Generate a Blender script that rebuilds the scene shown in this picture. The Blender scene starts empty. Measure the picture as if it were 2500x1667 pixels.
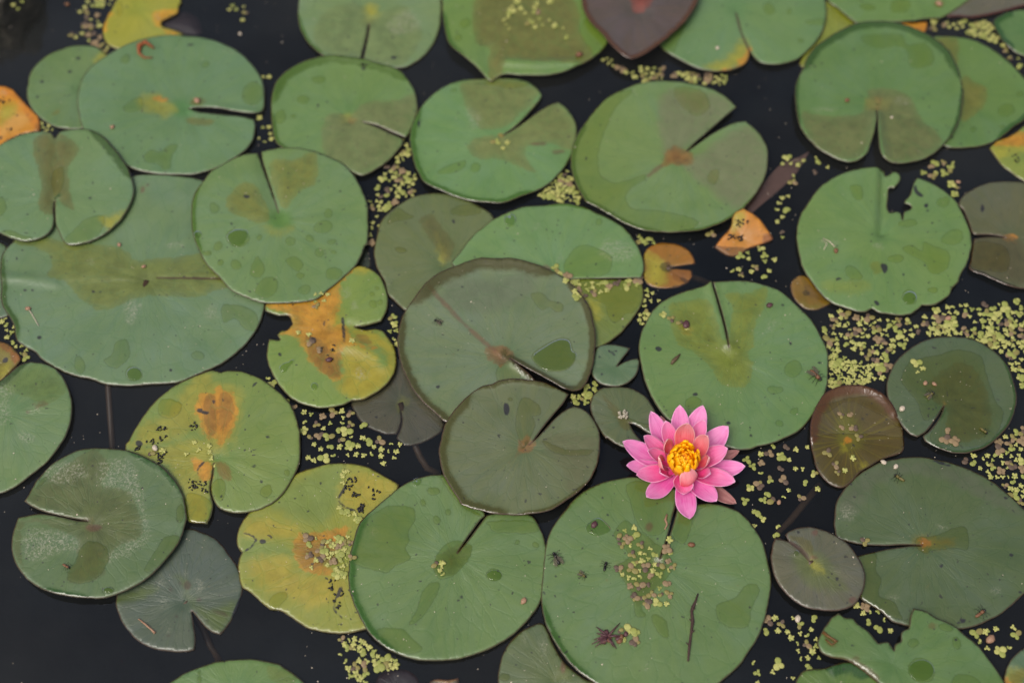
# A lily pond seen from above: floating pads, duckweed and one pink flower.
import bpy, bmesh, math, random
import numpy as np
from mathutils import Vector, Matrix, noise as mnoise
from mathutils.geometry import delaunay_2d_cdt
from mathutils.bvhtree import BVHTree

scene = bpy.context.scene
col = scene.collection
random.seed(7)
rng = np.random.default_rng(7)

# ---------------------------------------------------------------- camera
W0, H0 = 2500.0, 1667.0                    # photograph's pixels
PITCH, LENS, CAMH = math.radians(60.0), 50.0, 1.16
cam_d = bpy.data.cameras.new('camera'); cam = bpy.data.objects.new('camera', cam_d)
col.objects.link(cam); scene.camera = cam
cam.location = (0, 0, CAMH)
cam.rotation_euler = (math.pi/2 - PITCH, 0, 0)
cam_d.lens = LENS; cam_d.sensor_width = 36.0
cam_d.clip_start = 0.05; cam_d.clip_end = 400.0

# ---------------------------------------------------------------- sky and sun (overcast)
SUN_EL, SUN_AZ = math.radians(60), math.radians(222)   # azimuth from +Y (into the picture), clockwise
world = bpy.data.worlds.new('World'); scene.world = world; world.use_nodes = True
wn = world.node_tree; wn.nodes.clear()
sky = wn.nodes.new('ShaderNodeTexSky'); sky.sky_type = 'NISHITA'; sky.sun_disc = False
sky.sun_elevation = SUN_EL; sky.sun_rotation = SUN_AZ
sky.dust_density = 6.0; sky.air_density = 1.0; sky.ozone_density = 1.0
hs = wn.nodes.new('ShaderNodeHueSaturation'); hs.inputs['Saturation'].default_value = 0.75
bg = wn.nodes.new('ShaderNodeBackground'); bg.inputs['Strength'].default_value = 0.135
wo = wn.nodes.new('ShaderNodeOutputWorld')
wn.links.new(sky.outputs[0], hs.inputs['Color']); wn.links.new(hs.outputs[0], bg.inputs['Color'])
wn.links.new(bg.outputs[0], wo.inputs['Surface'])
sun_d = bpy.data.lights.new('sun', 'SUN'); sun_d.energy = 1.5; sun_d.angle = math.radians(28)
sun_d.color = (1.0, 0.97, 0.92)
sun = bpy.data.objects.new('sun', sun_d); col.objects.link(sun)
sdir = Vector((math.sin(SUN_AZ)*math.cos(SUN_EL), math.cos(SUN_AZ)*math.cos(SUN_EL), math.sin(SUN_EL)))
sun.rotation_euler = sdir.to_track_quat('Z', 'Y').to_euler()
sun.location = sdir * 5

scene.view_settings.view_transform = 'Standard'
scene.view_settings.look = 'None'
scene.view_settings.exposure = 0.20
scene.view_settings.gamma = 1.0
scene.view_settings.use_curve_mapping = False
scene.render.engine = 'CYCLES'
scene.cycles.max_bounces = 6
scene.cycles.transparent_max_bounces = 12

# ---------------------------------------------------------------- pixels to places
CR = cam.rotation_euler.to_matrix()
def at(px, py, z=0.0):
    """a photograph pixel -> the point where its ray meets the level z"""
    d = CR @ Vector(((px - W0/2)/W0*36.0/LENS, -(py - H0/2)/W0*36.0/LENS, -1.0))
    t = (z - CAMH)/d.z
    return Vector((d.x*t, d.y*t, z))
TILE = dict(A=(0,0), B=(600,0), C=(1200,0), D=(1800,0), E=(0,500), F=(600,500), G=(1200,500), H=(1800,500),
            I=(0,1067), J=(600,1067), K=(1200,1067), L=(1800,1067))
TS = 700.0/1829.0
def tp(t, x, y): return TILE[t][0] + x*TS, TILE[t][1] + y*TS
def parse(s):
    """'A 10,20 30,40* B ...' -> [(px,py,corner)]"""
    out = []; t = None
    for w in s.split():
        if w in TILE: t = w; continue
        k = w.endswith('*'); x, y = w.rstrip('*').split(',')
        out.append(tp(t, float(x), float(y)) + (k,))
    return out
def shapes(s, z):
    """'A e x,y,rx,ry; A p x,y x,y ...' -> list of world polygons"""
    res = []
    for part in s.split(';'):
        w = part.split()
        if not w: continue
        t = w[0]
        if w[1] == 'e':
            for q in w[2:]:
                x, y, rx, ry = map(float, q.split(','))
                ph = (x*7.3 + y*3.1) % 6.28
                pts = [(x + rx*math.cos(a)*(1 + .10*math.sin(2*a+ph) + .05*math.sin(3*a+ph*2)),
                        y + ry*math.sin(a)*(1 + .10*math.sin(2*a+ph) + .05*math.cos(3*a+ph))) for a in np.linspace(0, 2*math.pi, 21)[:-1]]
                res.append(np.array([at(*tp(t, a, b), z)[:2] for a, b in pts]))
        else:
            pts = smooth([tp(t, *map(float, q.split(','))) + (False,) for q in w[2:]], 4)
            res.append(np.array([at(a, b, z)[:2] for a, b in pts]))
    return res
def smooth(pts, n=6):
    """closed Catmull-Rom through the points; corners stay sharp"""
    N = len(pts); out = []
    for i in range(N):
        p0, p1, p2, p3 = (np.array(pts[(i+k) % N][:2]) for k in (-1, 0, 1, 2))
        c1, c2 = pts[i][2], pts[(i+1) % N][2]
        d = np.linalg.norm(p2-p1) + 1e-9
        m1 = (p2-p0)/(np.linalg.norm(p2-p1)+np.linalg.norm(p1-p0)+1e-9)*d
        m2 = (p3-p1)/(np.linalg.norm(p3-p2)+np.linalg.norm(p2-p1)+1e-9)*d
        if c1: m1 = (p2-p1)
        if c2: m2 = (p2-p1)
        for j in range(n):
            t = j/n; t2, t3 = t*t, t**3
            out.append((2*t3-3*t2+1)*p1 + (t3-2*t2+t)*m1 + (-2*t3+3*t2)*p2 + (t3-t2)*m2)
    return out
# ---------------------------------------------------------------- the pads, traced (tile letter, then points)
# keys: o outline, c where the stalk joins, L layer in the stack, col leaf colour, then the leaf's own patches
PADS = []
def pad(n, label, o, c, L, colour, group=None, **kw):
    PADS.append(dict(n=n, label=label, o=o, c=c, L=L, col=colour, group=group, **kw))
G1, G2, G3, GY = (112,142,104), (104,138,112), (118,142,100), (150,158,84)
GREY = (100,108,92)

pad(1, 'wide green pad with a yellow streak at its centre and a long slit',
 'A 1205,695* 1300,688 1400,695 1500,715 1600,728 1650,722 1680,695 1690,600 1670,500 1620,420 1540,340 1440,285 1330,250 1200,228 1060,226 920,248 800,290 700,340 600,405 540,470 505,540 492,620 495,700 515,780 560,880 640,960 730,1010 820,1062 920,1095 1040,1110 1180,1112 1300,1095 1400,1060 1500,1005 1570,950 1615,880 1630,810 1625,765* 1540,745 1450,735 1350,722 1260,712',
 'A 1165,690', 1, (108,142,106),
 wet='A e 1610,600,75,70 800,380,30,30 1310,415,25,18; A p 920,990 960,955 1020,965 1080,920 1130,925 1095,1000 1085,1070 1040,1080 1000,1045 930,1030; A p 780,690 840,640 900,620 910,690 820,720',
 yel='A p 890,640 920,610 1000,600 1080,640 1130,690 1060,740 980,740 900,690', yelcol=(146,152,74), alt='A e 1160,690,75,55', altcol=(88,136,84), org='A e 1030,632,50,12',
 brn='A p 1180,760 1260,750 1360,770 1340,800 1230,795; A e 1260,650,50,30', dark='A e 975,585,9,7 1215,288,22,7', ridge=[('A 1230,690 1350,688 1500,708 1620,722', .002, .006)])
pad(2, 'small plain green pad tucked behind the wide pad with the yellow streak',
 'A 640,315 600,297 500,290 400,310 300,355 220,420 185,480 178,530* 168,570 175,630 210,700 270,760 340,800 430,820 520,820 650,760 720,640 740,500 700,370',
 'A 520,560', 0, (110,140,100), yel='A p 610,400 650,310 700,360 690,480 650,420', dark='A e 500,375,14,11 445,462,14,10 268,522,13,12 238,617,9,10 505,318,10,6 520,512,9,8',
 brn='A p 330,725 380,695 385,710 345,735')
pad(3, 'green pad with a brown strip running to its notch beside the orange leaf',
 'A -150,1200 -110,1050 -30,950 60,890 150,855 250,843 320,848 352,882* 380,845 440,825 520,822 600,840 680,890 730,950 780,1020 820,1080 850,1160 852,1230 830,1310 780,1390 700,1470 610,1525 540,1550 450,1560 410,1545 380,1490 355,1430 349,1350 346,1275* 341,1350 345,1400 330,1460 290,1500 220,1530 140,1535 60,1515 0,1490 -60,1450 -130,1350',
 'A 346,1265', 2, (112,145,110), rim=[(15, 78, .014, .004)], rimcol=(70,95,30),
 brn='A p 230,880 330,850 352,885 380,850 480,910 500,960 440,1060 440,1200 470,1330 420,1320 360,1260 340,1360 290,1370 250,1330 260,1220 235,1050 215,960', brncol=(112,104,62),
 wet='A p 400,1540 500,1440 540,1400 660,1380 660,1450 600,1520 500,1555; A e 0,1320,40,60; A p 0,1490 60,1470 140,1500 230,1520 150,1535; A p 330,1100 400,1060 400,1200 340,1240',
 yel='A p 700,1470 650,1400 760,1360 820,1320 760,1420', ridge=[('A 352,890 350,1080 346,1260', -.0015, .006)], dark='A e 575,1265,12,10')
pad(4, 'very wide pale green pad with an olive soaked middle under three smaller pads',
 'E 1000,465* 1200,465 1400,467 1700,464 1680,300 1600,100 1500,-60 A 1290,1150 1200,1135 1080,1118 960,1112 860,1120 760,1150 600,1200 400,1300 200,1420 100,1520 E 75,240* 30,290 5,360 0,430* 10,520 8,600 20,660 60,720 95,780 110,860 150,900 220,940 260,985 330,1025 420,1065 500,1095* 560,1105 640,1135 740,1148 860,1150 1000,1140 1130,1130 1250,1090 1360,1040 1450,985 1540,910 1610,830 1665,740 1688,650 1690,600 1685,540 1640,476 1400,473 1200,470',
 'E 935,480', 0, (112,142,112), stem='E 690,1150 700,1300 722,1560',
 brn='E p 90,240 300,300 330,380 300,450 440,500 520,600 620,670 760,640 860,600 1000,580 1250,590 1400,540 1700,480 1600,330 1300,320 1000,340 860,350 800,290 700,260 400,230 200,180', brncol=(122,128,70),
 wet='E p 660,990 720,950 740,880 800,860 830,950 780,1020 740,1040 690,1025; E e 855,1078,55,48 508,1020,35,58 1262,960,45,28; E p 1420,640 1560,650 1640,700 1640,800 1560,790 1500,720 1430,750',
 rim=[(165, 215, .009, .003)], rimcol=(74,100,40), dark='E e 250,845,16,11 1090,1055,11,10 595,552,12,9 638,556,9,8 325,330,10,7 160,543,10,9 208,544,9,8 105,342,10,9 1098,45,9,7 1065,574,14,7',
 frost='E e 570,360,16,16 1120,255,70,20; E p 800,620 860,600 900,640 830,760 800,720; E e 1350,690,40,40', ridge=[('E 0,455 180,475 350,500', .002, .006)], ppl='A e 910,1215,12,20 945,1180,10,8')
pad(5, 'round green pad dotted with many water spots and a slit between two tan patches',
 'B 95,955* 160,950 230,943 330,945 430,965 520,995 610,1040 680,1110 730,1190 770,1280 785,1360 785,1450 775,1560 F 765,250 735,330 690,400 620,460 540,525 470,590 420,612 300,625 200,628 100,622 0,590 E 1470,540 1400,460 1330,390 1280,320 1245,240 1225,150 1222,60 A 1225,1290 1255,1220 1300,1150 1340,1095 1390,1065* 1450,1030 1540,990 1642,966* 1664,1030 1694,1110 1726,1200 1754,1280 1774,1346* B 192,1300 155,1180 122,1080 102,1010',
 'B 215,1400', 2, (114,146,102), rim=[(150, 215, .007, .003)], rimcol=(88,120,40),
 brn='B p 0,1170 80,1200 130,1300 150,1400 80,1420 0,1390 -100,1360 -120,1280 -80,1210; B p 150,1040 300,1020 440,970 460,1080 440,1180 330,1230 250,1330 180,1200', brncol=(128,128,68),
 alt='B e 215,1400,80,62', altcol=(96,138,72), yel='B p 120,1440 180,1470 300,1450 280,1490 170,1505', yelcol=(140,152,80),
 wet='F e 495,138,62,38 527,55,30,28 87,208,18,18 408,212,28,22 550,235,26,18 470,303,30,27 560,300,18,14 560,437,60,38 375,540,40,32 345,450,25,22 285,230,35,28; F p 250,350 300,325 350,350 365,390 330,420 280,390; F p 25,440 70,330 110,370 120,420 80,465; F p 60,560 110,470 170,460 205,490 190,560 130,595; E e 1515,215,70,60 1390,265,32,28 1410,370,22,20 1505,382,35,34 1655,210,18,18 1320,310,30,18; A e 1370,1330,30,35',
 dark='A e 1578,1258,15,12 1480,1335,8,8 1478,1430,9,8; B e -5,1255,14,10', ridge=[('B 90,960 140,1140 200,1340', -.003, .008)])
pad(6, 'green pad with a brown lower half and a bright upturned far edge',
 'B 1020,875* 1052,830 1085,760 1098,690 1090,610 1060,540 1010,480 940,440 860,412 740,382 640,368 520,360 420,385 320,425 250,470 200,525 172,590 160,660 165,760 175,850 195,910 230,945 350,1000 480,1040 620,1060 690,1100 740,1115 800,1095 870,1055 930,1005 970,960 1000,915 1003,884* 900,838 820,806 745,780* 830,799 920,836',
 'B 668,772', 1, (112,146,98), rim=[(40, 168, .016, .006), (168, 220, .007, .003)], rimcol=(84,112,26),
 brn='B p 490,860 520,740 600,720 660,740 760,660 960,640 1085,600 1100,700 1040,830 1000,880 970,960 870,1055 740,1115 640,1050 520,1000 490,930', brncol=(122,126,92),
 wet='B e 465,508,40,28 365,635,45,26 220,745,35,45 305,742,18,12', org='B e 672,772,32,22', yel='B e 650,760,60,40', dark='B e 518,652,10,7 750,440,16,9')
pad(7, 'pale green pad with a thin dark slit pointing at the bright edged pad',
 'B 725,430* 737,360 762,260 783,155* 790,160 772,270 752,370 742,430* 850,445 940,440 1020,430 1090,395 1150,340 1200,270 1235,180 1250,80 1250,0 1240,-100 1180,-200 1050,-270 850,-300 650,-280 480,-220 380,-130 340,-20 335,100 345,180 380,250 430,310 490,355 560,390 650,420',
 'B 790,125', 0, (122,150,114), brn='B p 480,100 600,30 740,30 800,100 1000,30 1100,150 1130,220 1000,420 740,370 500,340 430,230', brncol=(124,138,96),
 yel='B e 790,100,60,70', dark='B e 655,238,10,9 945,370,20,12 935,240,8,7', frost='B p 900,150 1050,60 1110,180 950,220', rim=[(170, 235, .006, .002)], rimcol=(80,112,40))
pad(8, 'green pad with a broad brown soaked patch covered in duckweed crumbs and a pointed end',
 'B 1255,0 1258,80 1265,160 1280,240 1310,290 1370,340 1440,400 1500,455 1540,498 1570,512* 1600,490 C 80,470 200,478 330,480 420,465 500,440 580,405 660,360 720,310 760,230 800,100 800,-50 750,-200 600,-300 400,-350 200,-340 B 1500,-250 1350,-150 1270,-60',
 'C 60,-40', 3, (112,146,92), brn='C p -100,0 100,-120 480,-60 560,100 560,200 650,350 600,400 300,400 100,380 60,470 0,512 -20,400 -10,300 -100,270', brncol=(120,112,72),
 wet='C p 560,180 700,60 760,230 660,360 620,320; B e 1400,148,36,30 1355,240,28,22', rim=[(200, 250, .008, .003)], rimcol=(80,115,45), ridge=[('C 100,400 300,410 520,400', .003, .006), ('C -20,300 -25,400 0,500', -.002, .008)])
pad(10, 'dark red brown heart shaped leaf standing above the green pads with its tip down',
 'C 570,0 580,60 620,130 680,200 740,270 800,330 860,366 897,376* 960,355 1040,310 1120,250 1200,180 1260,110 1300,50 1325,-20 1330,-120 1250,-220 1100,-280 945,-200* 780,-280 640,-220 570,-110',
 'C 930,60', 6, (98,92,92), z=.018, rim=[(-180, 180, .009, .003)], rimcol=(96,72,34), group=None,
 org='C p 880,0 940,75 1020,0 960,-120', orgcol=(138,82,76), cat='lily leaf', name='lily_leaf', ridge=[('C 930,90 900,375', -.002, .012)])
pad(11, 'green pad with an orange edged notch and a clear pool in one lobe',
 'C 1560,80* 1580,170 1610,240 1640,300 1648,340 1635,385 1600,420 1540,440 1470,452 1400,455 1300,430 1220,390 1150,350 1090,310 1050,250 1080,100 1120,-50 1200,-180 1400,-280 1650,-300 1880,-250 2050,-150 2120,-30 D 565,70 560,140 540,210 500,270 440,330 380,375 310,400 240,412 170,405 130,385 95,345 60,290 30,220 10,140',
 'C 1555,55', 1, (110,145,104), org='C p 1470,452 1560,410 1610,350 1650,300 1655,380 1600,425 1540,445', yel='C p 1350,440 1500,360 1580,250 1640,300 1640,400 1500,455',
 wet='C p 1090,310 1150,220 1250,130 1200,250 1180,300 1150,350; D e 205,58,40,38 330,75,20,20 405,262,20,18; D p 430,140 560,120 560,160 450,160', dark='D e 60,162,8,8 560,158,8,6; C e 1475,38,8,7')
pad(12, 'yellow green pad almost hidden under three larger pads',
 'D 560,10 640,50 760,140 850,250 800,400 650,480 480,460 400,415 410,370 460,200', 'D 640,260', -1, (138,152,78), wet='D p 600,60 740,140 700,170 600,110')
pad(13, 'large round green pad with a wedge notch and tan soaked lobes beside it',
 'D 890,705* 882,790 870,860 850,920 830,980 800,1010 740,1030 660,1020 580,985 500,935 440,870 395,790 370,700 365,620 375,540 410,450 450,370 510,300 590,240 680,190 780,155 880,145 980,150 1080,175 1180,215 1270,265 1340,330 1390,410 1425,500 1440,600 1430,700 1410,780 1370,860 1320,920 1250,980 1170,1020 1080,1040 990,1035 930,1010 905,960 895,890 889,800',
 'D 895,680', 2, (104,138,92), rim=[(20, 150, .014, .005), (-35, 20, .006, .003), (150, 200, .006, .002)], rimcol=(66,92,28),
 brn='D p 840,580 980,575 1100,620 1180,760 1300,870 1280,960 1080,1035 940,1010 890,720 860,860 790,1000 640,1010 480,920 410,710 540,740 800,720', brncol=(116,116,84), org='D p 890,710 885,640 905,600 912,660 900,710',
 yel='D e 895,670,70,50', wet='D p 790,230 1050,225 1080,290 1200,280 1260,370 1230,420 1110,430 1080,330 1040,300 880,310 800,270', dark='D e 745,322,10,8 495,430,9,8', frost='D e 560,700,80,14 1060,650,40,25', ridge=[('D 880,740 860,900 820,1000', .003, .007), ('D 895,780 900,900 930,1000', .003, .007)])
pad(14, 'smooth green pad with two pointed corners behind the large notched pad',
 'D 575,0 640,50 700,100 760,148* 830,142 920,140 1020,145 1120,135 1220,120 1300,118* 1370,80 1440,30 1500,-30 1500,-150 1300,-280 1000,-300 750,-220 600,-100', 'D 1050,-100', 1, (108,142,90), wet='D e 1040,40,70,45 830,45,50,25', brn='D e 1290,30,35,25')
pad(15, 'dull grey pad with a red brown edge beyond the pointed green pad',
 'D 1330,110 1420,114 1500,118 1600,105 1700,75 1829,45 1950,20 2000,-80 1900,-200 1650,-230 1480,-120 1380,20', 'D 1700,-80', 0, (108,110,100), rim=[(200, 340, .005, .002)], rimcol=(92,50,40))
pad(16, 'dark green pad edge beyond the thick drift of crumbs beside the grey pad',
 'D 1630,150 1660,220 1700,280 1760,325 1830,355 1950,380 2080,320 2120,200 2050,90 1900,60 1780,70 1690,100', 'D 1880,200', 0, (100,134,92), rim=[(120, 230, .012, .004)], rimcol=(60,92,24))
pad(17, 'green pad with rusty brown blotches half hidden behind the large notched pad',
 'D 1240,240 1330,232 1430,238 1530,262 1620,310 1700,370 1770,430 1830,490 1870,560 1880,650 1860,730 1820,780 1750,830 1680,880 1600,915 1500,935 1400,942 1330,930 1250,880 1150,760 1100,600 1120,400', 'D 1480,600', 0, (104,138,90),
 brn='D p 1260,250 1400,250 1410,380 1380,420 1300,300; D p 1450,480 1520,520 1590,560 1585,660 1500,740 1440,780 1420,680', brncol=(122,116,66), wet='D e 1715,705,55,40 1805,600,25,20 1505,825,20,16 1690,810,18,14', rim=[(-75, -20, .009, .004)], rimcol=(66,98,30), dark='D e 1770,490,7,10')
pad(18, 'yellowing pad with an orange patch next to the rusty blotched pad',
 'D 1605,945* 1650,905 1720,876 1780,840 1829,800 1920,770 2050,800 2120,900 2100,1050 2000,1150 1900,1180 1820,1150 1760,1115 1700,1070 1650,1010', 'D 1850,960', -1, (132,152,88), org='D p 1640,935 1720,870 1829,840 1900,860 1829,930 1740,940', yel='D p 1600,940 1700,880 1900,840 1900,960 1760,980 1700,1020 1640,1010')
pad(19, 'round green pad with a torn ragged hole beside its folded slit',
 'D 945,1070* 955,1110 1000,1095 1035,1110 1040,1150 1000,1200* 972,1192 966,1250 962,1310 975,1350* 1040,1355 1056,1402* 1066,1350 1110,1330 1105,1310 1066,1290 1100,1245 1115,1200 1130,1160 1150,1128* 1210,1150 1280,1185 1340,1230 1400,1290 1450,1380 1480,1460 1493,1530 H 1495,240 1485,310 1465,380 1425,450 1415,490* 1370,530 1350,580* 1290,620 1240,640 1180,640* 1150,670 1110,695* 1050,705 980,700 900,685 860,660 820,678 760,675 690,655 600,620 530,560 470,480 420,400 390,300 375,200 D 378,1500 390,1420 420,1340 440,1310* 470,1260 540,1180 620,1130 720,1090 820,1070 900,1066',
 'H 920,200', 1, (112,146,98), wet='H p 1050,280 1110,255 1180,290 1190,235 1260,260 1350,300 1350,380 1290,440 1230,430 1200,370 1120,330; H e 1375,205,70,50 1100,592,50,46 1010,345,50,28 1245,545,30,20; H p 690,400 730,390 800,460 770,480 700,460; D e 1090,1425,60,25 1315,1290,40,35; D p 715,1190 790,1190 795,1270 760,1275',
 brn='H e 885,400,38,45', brncol=(120,128,60), dark='H p 915,380 950,380 960,410 940,440 925,420; H p 870,620 880,610 910,630 895,645; D e 1245,1420,9,8; H e 1060,445,9,8 1195,385,8,7 1220,495,9,9 648,472,15,10 395,180,8,9; D p 1125,1190 1145,1185 1150,1215 1190,1250 1170,1260 1130,1225; D e 1215,1345,9,8 1205,1310,14,16', ridge=[('D 935,1080 930,1250 922,1470', -.006, .006), ('D 905,1080 900,1250 905,1450', .002, .006)], yel='H e 700,520,150,50', yelcol=(128,150,84), frost='H e 590,240,50,6 900,260,30,14')
pad(20, 'dark brownish pad with an orange centre next to the torn pad',
 'D 1410,1300 1450,1240 1530,1190 1640,1160 1750,1155 1830,1165 H 1950,-90 2080,20 2130,180 2100,350 2000,480 1900,530 1829,538 1740,525 1650,490 1560,450 1480,410 1490,350 1500,280 1512,212* 1600,202 1720,206* 1620,190 1510,188* 1495,170 1470,100 1440,30', 'H 1750,205', 0, (100,108,88),
 wet='H p 1500,260 1560,230 1720,280 1725,420 1640,430 1490,390', brn='H p 1500,200 1800,220 1829,500 1600,450 1480,400', brncol=(92,88,72), org='H e 1750,205,40,26', dark='D e 1565,1330,14,25', rim=[(-150, -90, .006, .003)], rimcol=(70,70,50))
pad(21, 'green pad with tan soaked wedge and curved slit next to orange centred pad',
 'C 75,860* 140,818 200,763 250,708 300,650 325,610* 310,580 270,545 200,515 120,500 0,500 B 1500,500 1400,510 1300,540 1210,590 1140,650 1090,720 1055,800 1045,880 1055,960 1080,1060 1130,1160* 1200,1200 1300,1245 1420,1280 1540,1295 1650,1295 C 220,1250 320,1200 400,1140 470,1060 510,980 540,900 545,830 530,770 500,710 460,670 425,650* 370,670 300,712 220,772 140,826',
 'C 55,890', 1, (112,150,102), rim=[(150, 300, .010, .003)], rimcol=(78,112,36),
 brn='C p 80,850 200,760 325,620 425,650 540,800 510,950 400,920 230,930 220,1000 290,1090 260,1100 180,1060 20,1010 -80,1010 -150,950 -100,880; C p -200,540 0,500 250,540 300,600 100,800 -60,820 -150,700', brncol=(126,128,86),
 wet='B p 1220,1100 1280,1060 1400,1020 1400,1060 1290,1110; B e 1465,1065,35,30 1325,580,20,12; C p -160,540 100,520 250,540 120,570 0,545', org='C e 60,865,20,12', dark='B e 1105,790,8,30', frost='B p 1420,700 1480,730 1500,800 1440,820', ppl='C p 380,960 460,955 470,970 400,985; C p 245,915 350,905 350,925 260,925')
pad(22, 'broad green pad with an orange centre spot and an open wedge notch',
 'C 1248,962* 1300,908 1380,838 1460,768 1530,708 1565,680* 1500,620 1420,575 1330,545 1220,525 1100,518 980,525 860,560 760,610 670,690 600,780 545,870 515,950 505,1040 520,1120 560,1220 600,1292* 680,1330 760,1380 850,1430 960,1470 1080,1485 1200,1488 1320,1475 1430,1440 1530,1390 1610,1330 1680,1250 1740,1150 1765,1050 1765,950 1740,890 1690,830 1620,770* 1560,778 1480,812 1400,855 1320,912',
 'C 1190,1000', 2, (116,146,100), org='C p 1095,1060 1100,990 1150,935 1220,940 1280,985 1280,1030 1230,1060 1160,1050', orgcol=(140,106,66), rim=[(150, 260, .008, .003), (260, 330, .005, .003)], rimcol=(86,112,36),
 wet='C p 900,580 800,680 730,820 690,930 680,1020 700,1120 800,1165 980,1115 970,1150 880,1210 860,1280 900,1330 1020,1340 1150,1360 1320,1420 1200,1495 960,1475 700,1345 590,1285 500,1040 555,860 690,660 800,590; C p 1170,560 1280,560 1370,600 1390,690 1310,740 1240,700 1170,620; C p 1375,1150 1400,1090 1445,1085 1445,1150 1420,1180',
 alt='C p 1080,600 1400,590 1550,680 1250,950 1280,1000 1620,800 1760,950 1750,1150 1600,1330 1500,1300 1250,1100 1200,1060 1100,1000', altcol=(124,134,106), dark='C e 605,1010,8,14 1395,722,8,8 803,762,8,8', ppl='C p 990,1120 1080,1050 1095,1060 1000,1130')
pad(23, 'dull brownish green pad under the pad with the large clear drop',
 'B 1000,1290 1080,1250 1180,1232 1270,1235 1380,1260 1480,1310 1575,1380 F 1620,200 1600,400 1450,600 1250,700 1010,665* 960,620 905,570 880,480 835,400 820,310 830,200 860,110 920,40', 'F 1265,380', 0, (108,124,90),
 brn='F p 1110,90 1190,60 1260,150 1330,250 1290,380 1260,350 1190,240 1130,150', brncol=(108,104,70), wet='F p 1310,30 1400,0 1500,20 1490,60 1320,65; F p 950,280 1000,270 1030,300 980,310; F p 900,120 960,20 1040,60 1080,80 960,110', dark='F e 1325,105,9,20 1195,45,8,7', yel='F p 1220,180 1270,260 1290,370 1250,380')
pad(24, 'smooth green pad with one large clear drop and a straight cut edge above duckweed',
 'G -250,370 -210,310 -130,200 -40,130 0,95 100,45 200,15 320,0 450,-5 560,10 680,50 790,105 870,170 930,250 965,330 975,410 958,465* 850,466 700,468 600,470 500,476 430,490 350,520 200,520 0,480 -150,430',
 'G 400,430', 1, (114,150,104), wet='G p 460,380 540,270 620,255 720,300 770,350 740,440 510,465; G e 685,110,22,22', frost='G e 800,290,110,70 435,345,18,18 290,135,14,10', rim=[(60, 100, .006, .002)], rimcol=(84,118,44), brn='G e 340,410,40,25', brncol=(120,90,90))
pad(25, 'olive pad with wet ragged stains under the straight cut edge of another pad',
 'G 480,460 700,470 955,480* 970,580 950,650 900,730 830,810 740,880 665,915 560,900 480,800 430,650', 'G 560,640', 0, (116,136,82), wet='G p 560,540 650,600 720,640 740,700 780,760 820,740 850,700 900,690 960,600 960,480 560,480', yel='G p 600,600 680,620 700,700 640,760')
pad(26, 'large dark olive pad with a copper centre, reddish midrib and brown turned edge',
 'G 115,990* 200,1043 300,1098 400,1153 465,1190 520,1195 570,1180 610,1130 640,1050 660,950 665,860 650,750 620,650 560,560 480,480 380,420 260,385 150,355 60,348 0,348 F 1500,350 1400,375 1300,410 1220,450 1150,505 1070,600 1010,690 980,780 970,870 980,960 1000,1060 1050,1160 1120,1250 1200,1330 1280,1390 G 0,1350 200,1300 300,1200 272,1122 190,1050',
 'G 80,975', 2, (116,136,110), rim=[(60, 150, .020, .006), (-50, 60, .010, .004), (150, 245, .012, .004)], rimcol=(84,84,26),
 org='G p -30,920 30,905 100,905 150,960 155,985 110,1000 60,1040 20,1000 -20,970', orgcol=(134,100,72), ppl='F p 1150,500 1190,530 1420,770 1600,930 1590,945 1420,800 1190,570', pplcol=(118,86,76),
 wet='G p 250,970 330,900 430,850 500,860 520,930 550,950 500,1040 400,1065 320,1050; G p 250,570 320,560 380,610 450,630 455,670 410,680 370,655 320,670; G p 40,1030 110,1000 180,1060 180,1110 40,1140', dark='F e 1225,1160,12,10 1380,522,12,7', ridge=[('G 130,1000 300,1100 470,1190', .003, .005)], alt='F p 1300,480 1600,470 1829,420 1829,560 1500,700 1250,620', altcol=(112,128,106))
pad(27, 'dark olive pad with a rusty centre overlapping the large copper centred pad',
 'K 240,45* G 265,1505 320,1430 400,1330 460,1260 490,1205* 440,1180 350,1140 250,1118 150,1110 50,1125 0,1145 F 1500,1160 1400,1240 1320,1330 1270,1410 1245,1500 J 1235,80 1240,160 1260,240 1300,320 1350,390 1375,435* 1450,460 1560,485 1680,495 1829,490 K 380,460 480,400 560,340 630,270 670,190 690,100 690,20 G 680,1430 640,1350 590,1305 530,1280* 476,1302 414,1350 352,1416 292,1482',
 'K 215,60', 3, (108,122,96), rim=[(130, 260, .012, .004), (260, 330, .006, .003), (60, 130, .007, .003)], rimcol=(86,88,32), org='K e 222,50,55,42', orgcol=(134,104,72), ppl='K p 210,80 140,140 110,165 120,150 200,65', pplcol=(140,104,70),
 wet='G p 150,1400 190,1240 230,1230 310,1290 310,1340 260,1350 280,1400 220,1530 180,1500; G e 120,1240,20,10; G p 320,1500 480,1560 660,1560 600,1600 400,1580', dark='G e 95,1300,18,45; K e 330,100,7,6 217,405,8,14', altcol=(106,114,88), alt='K p 300,0 690,0 680,180 500,380 450,200')
pad(28, 'small grey green pad with dark specks between the copper centred pad and the slit pad',
 'G 800,1025* 840,972 870,935 886,912* 840,900 770,890 710,895 670,920 650,980 640,1060 650,1100 690,1135 760,1155 830,1150 890,1115 930,1060 942,1000 930,978* 890,985 840,1003', 'G 790,1030', 1, (104,130,106), dark='G e 750,932,9,8 780,940,9,8 795,935,8,7 785,955,9,8 690,972,9,8 765,945,8,7 705,1080,10,10')
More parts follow.
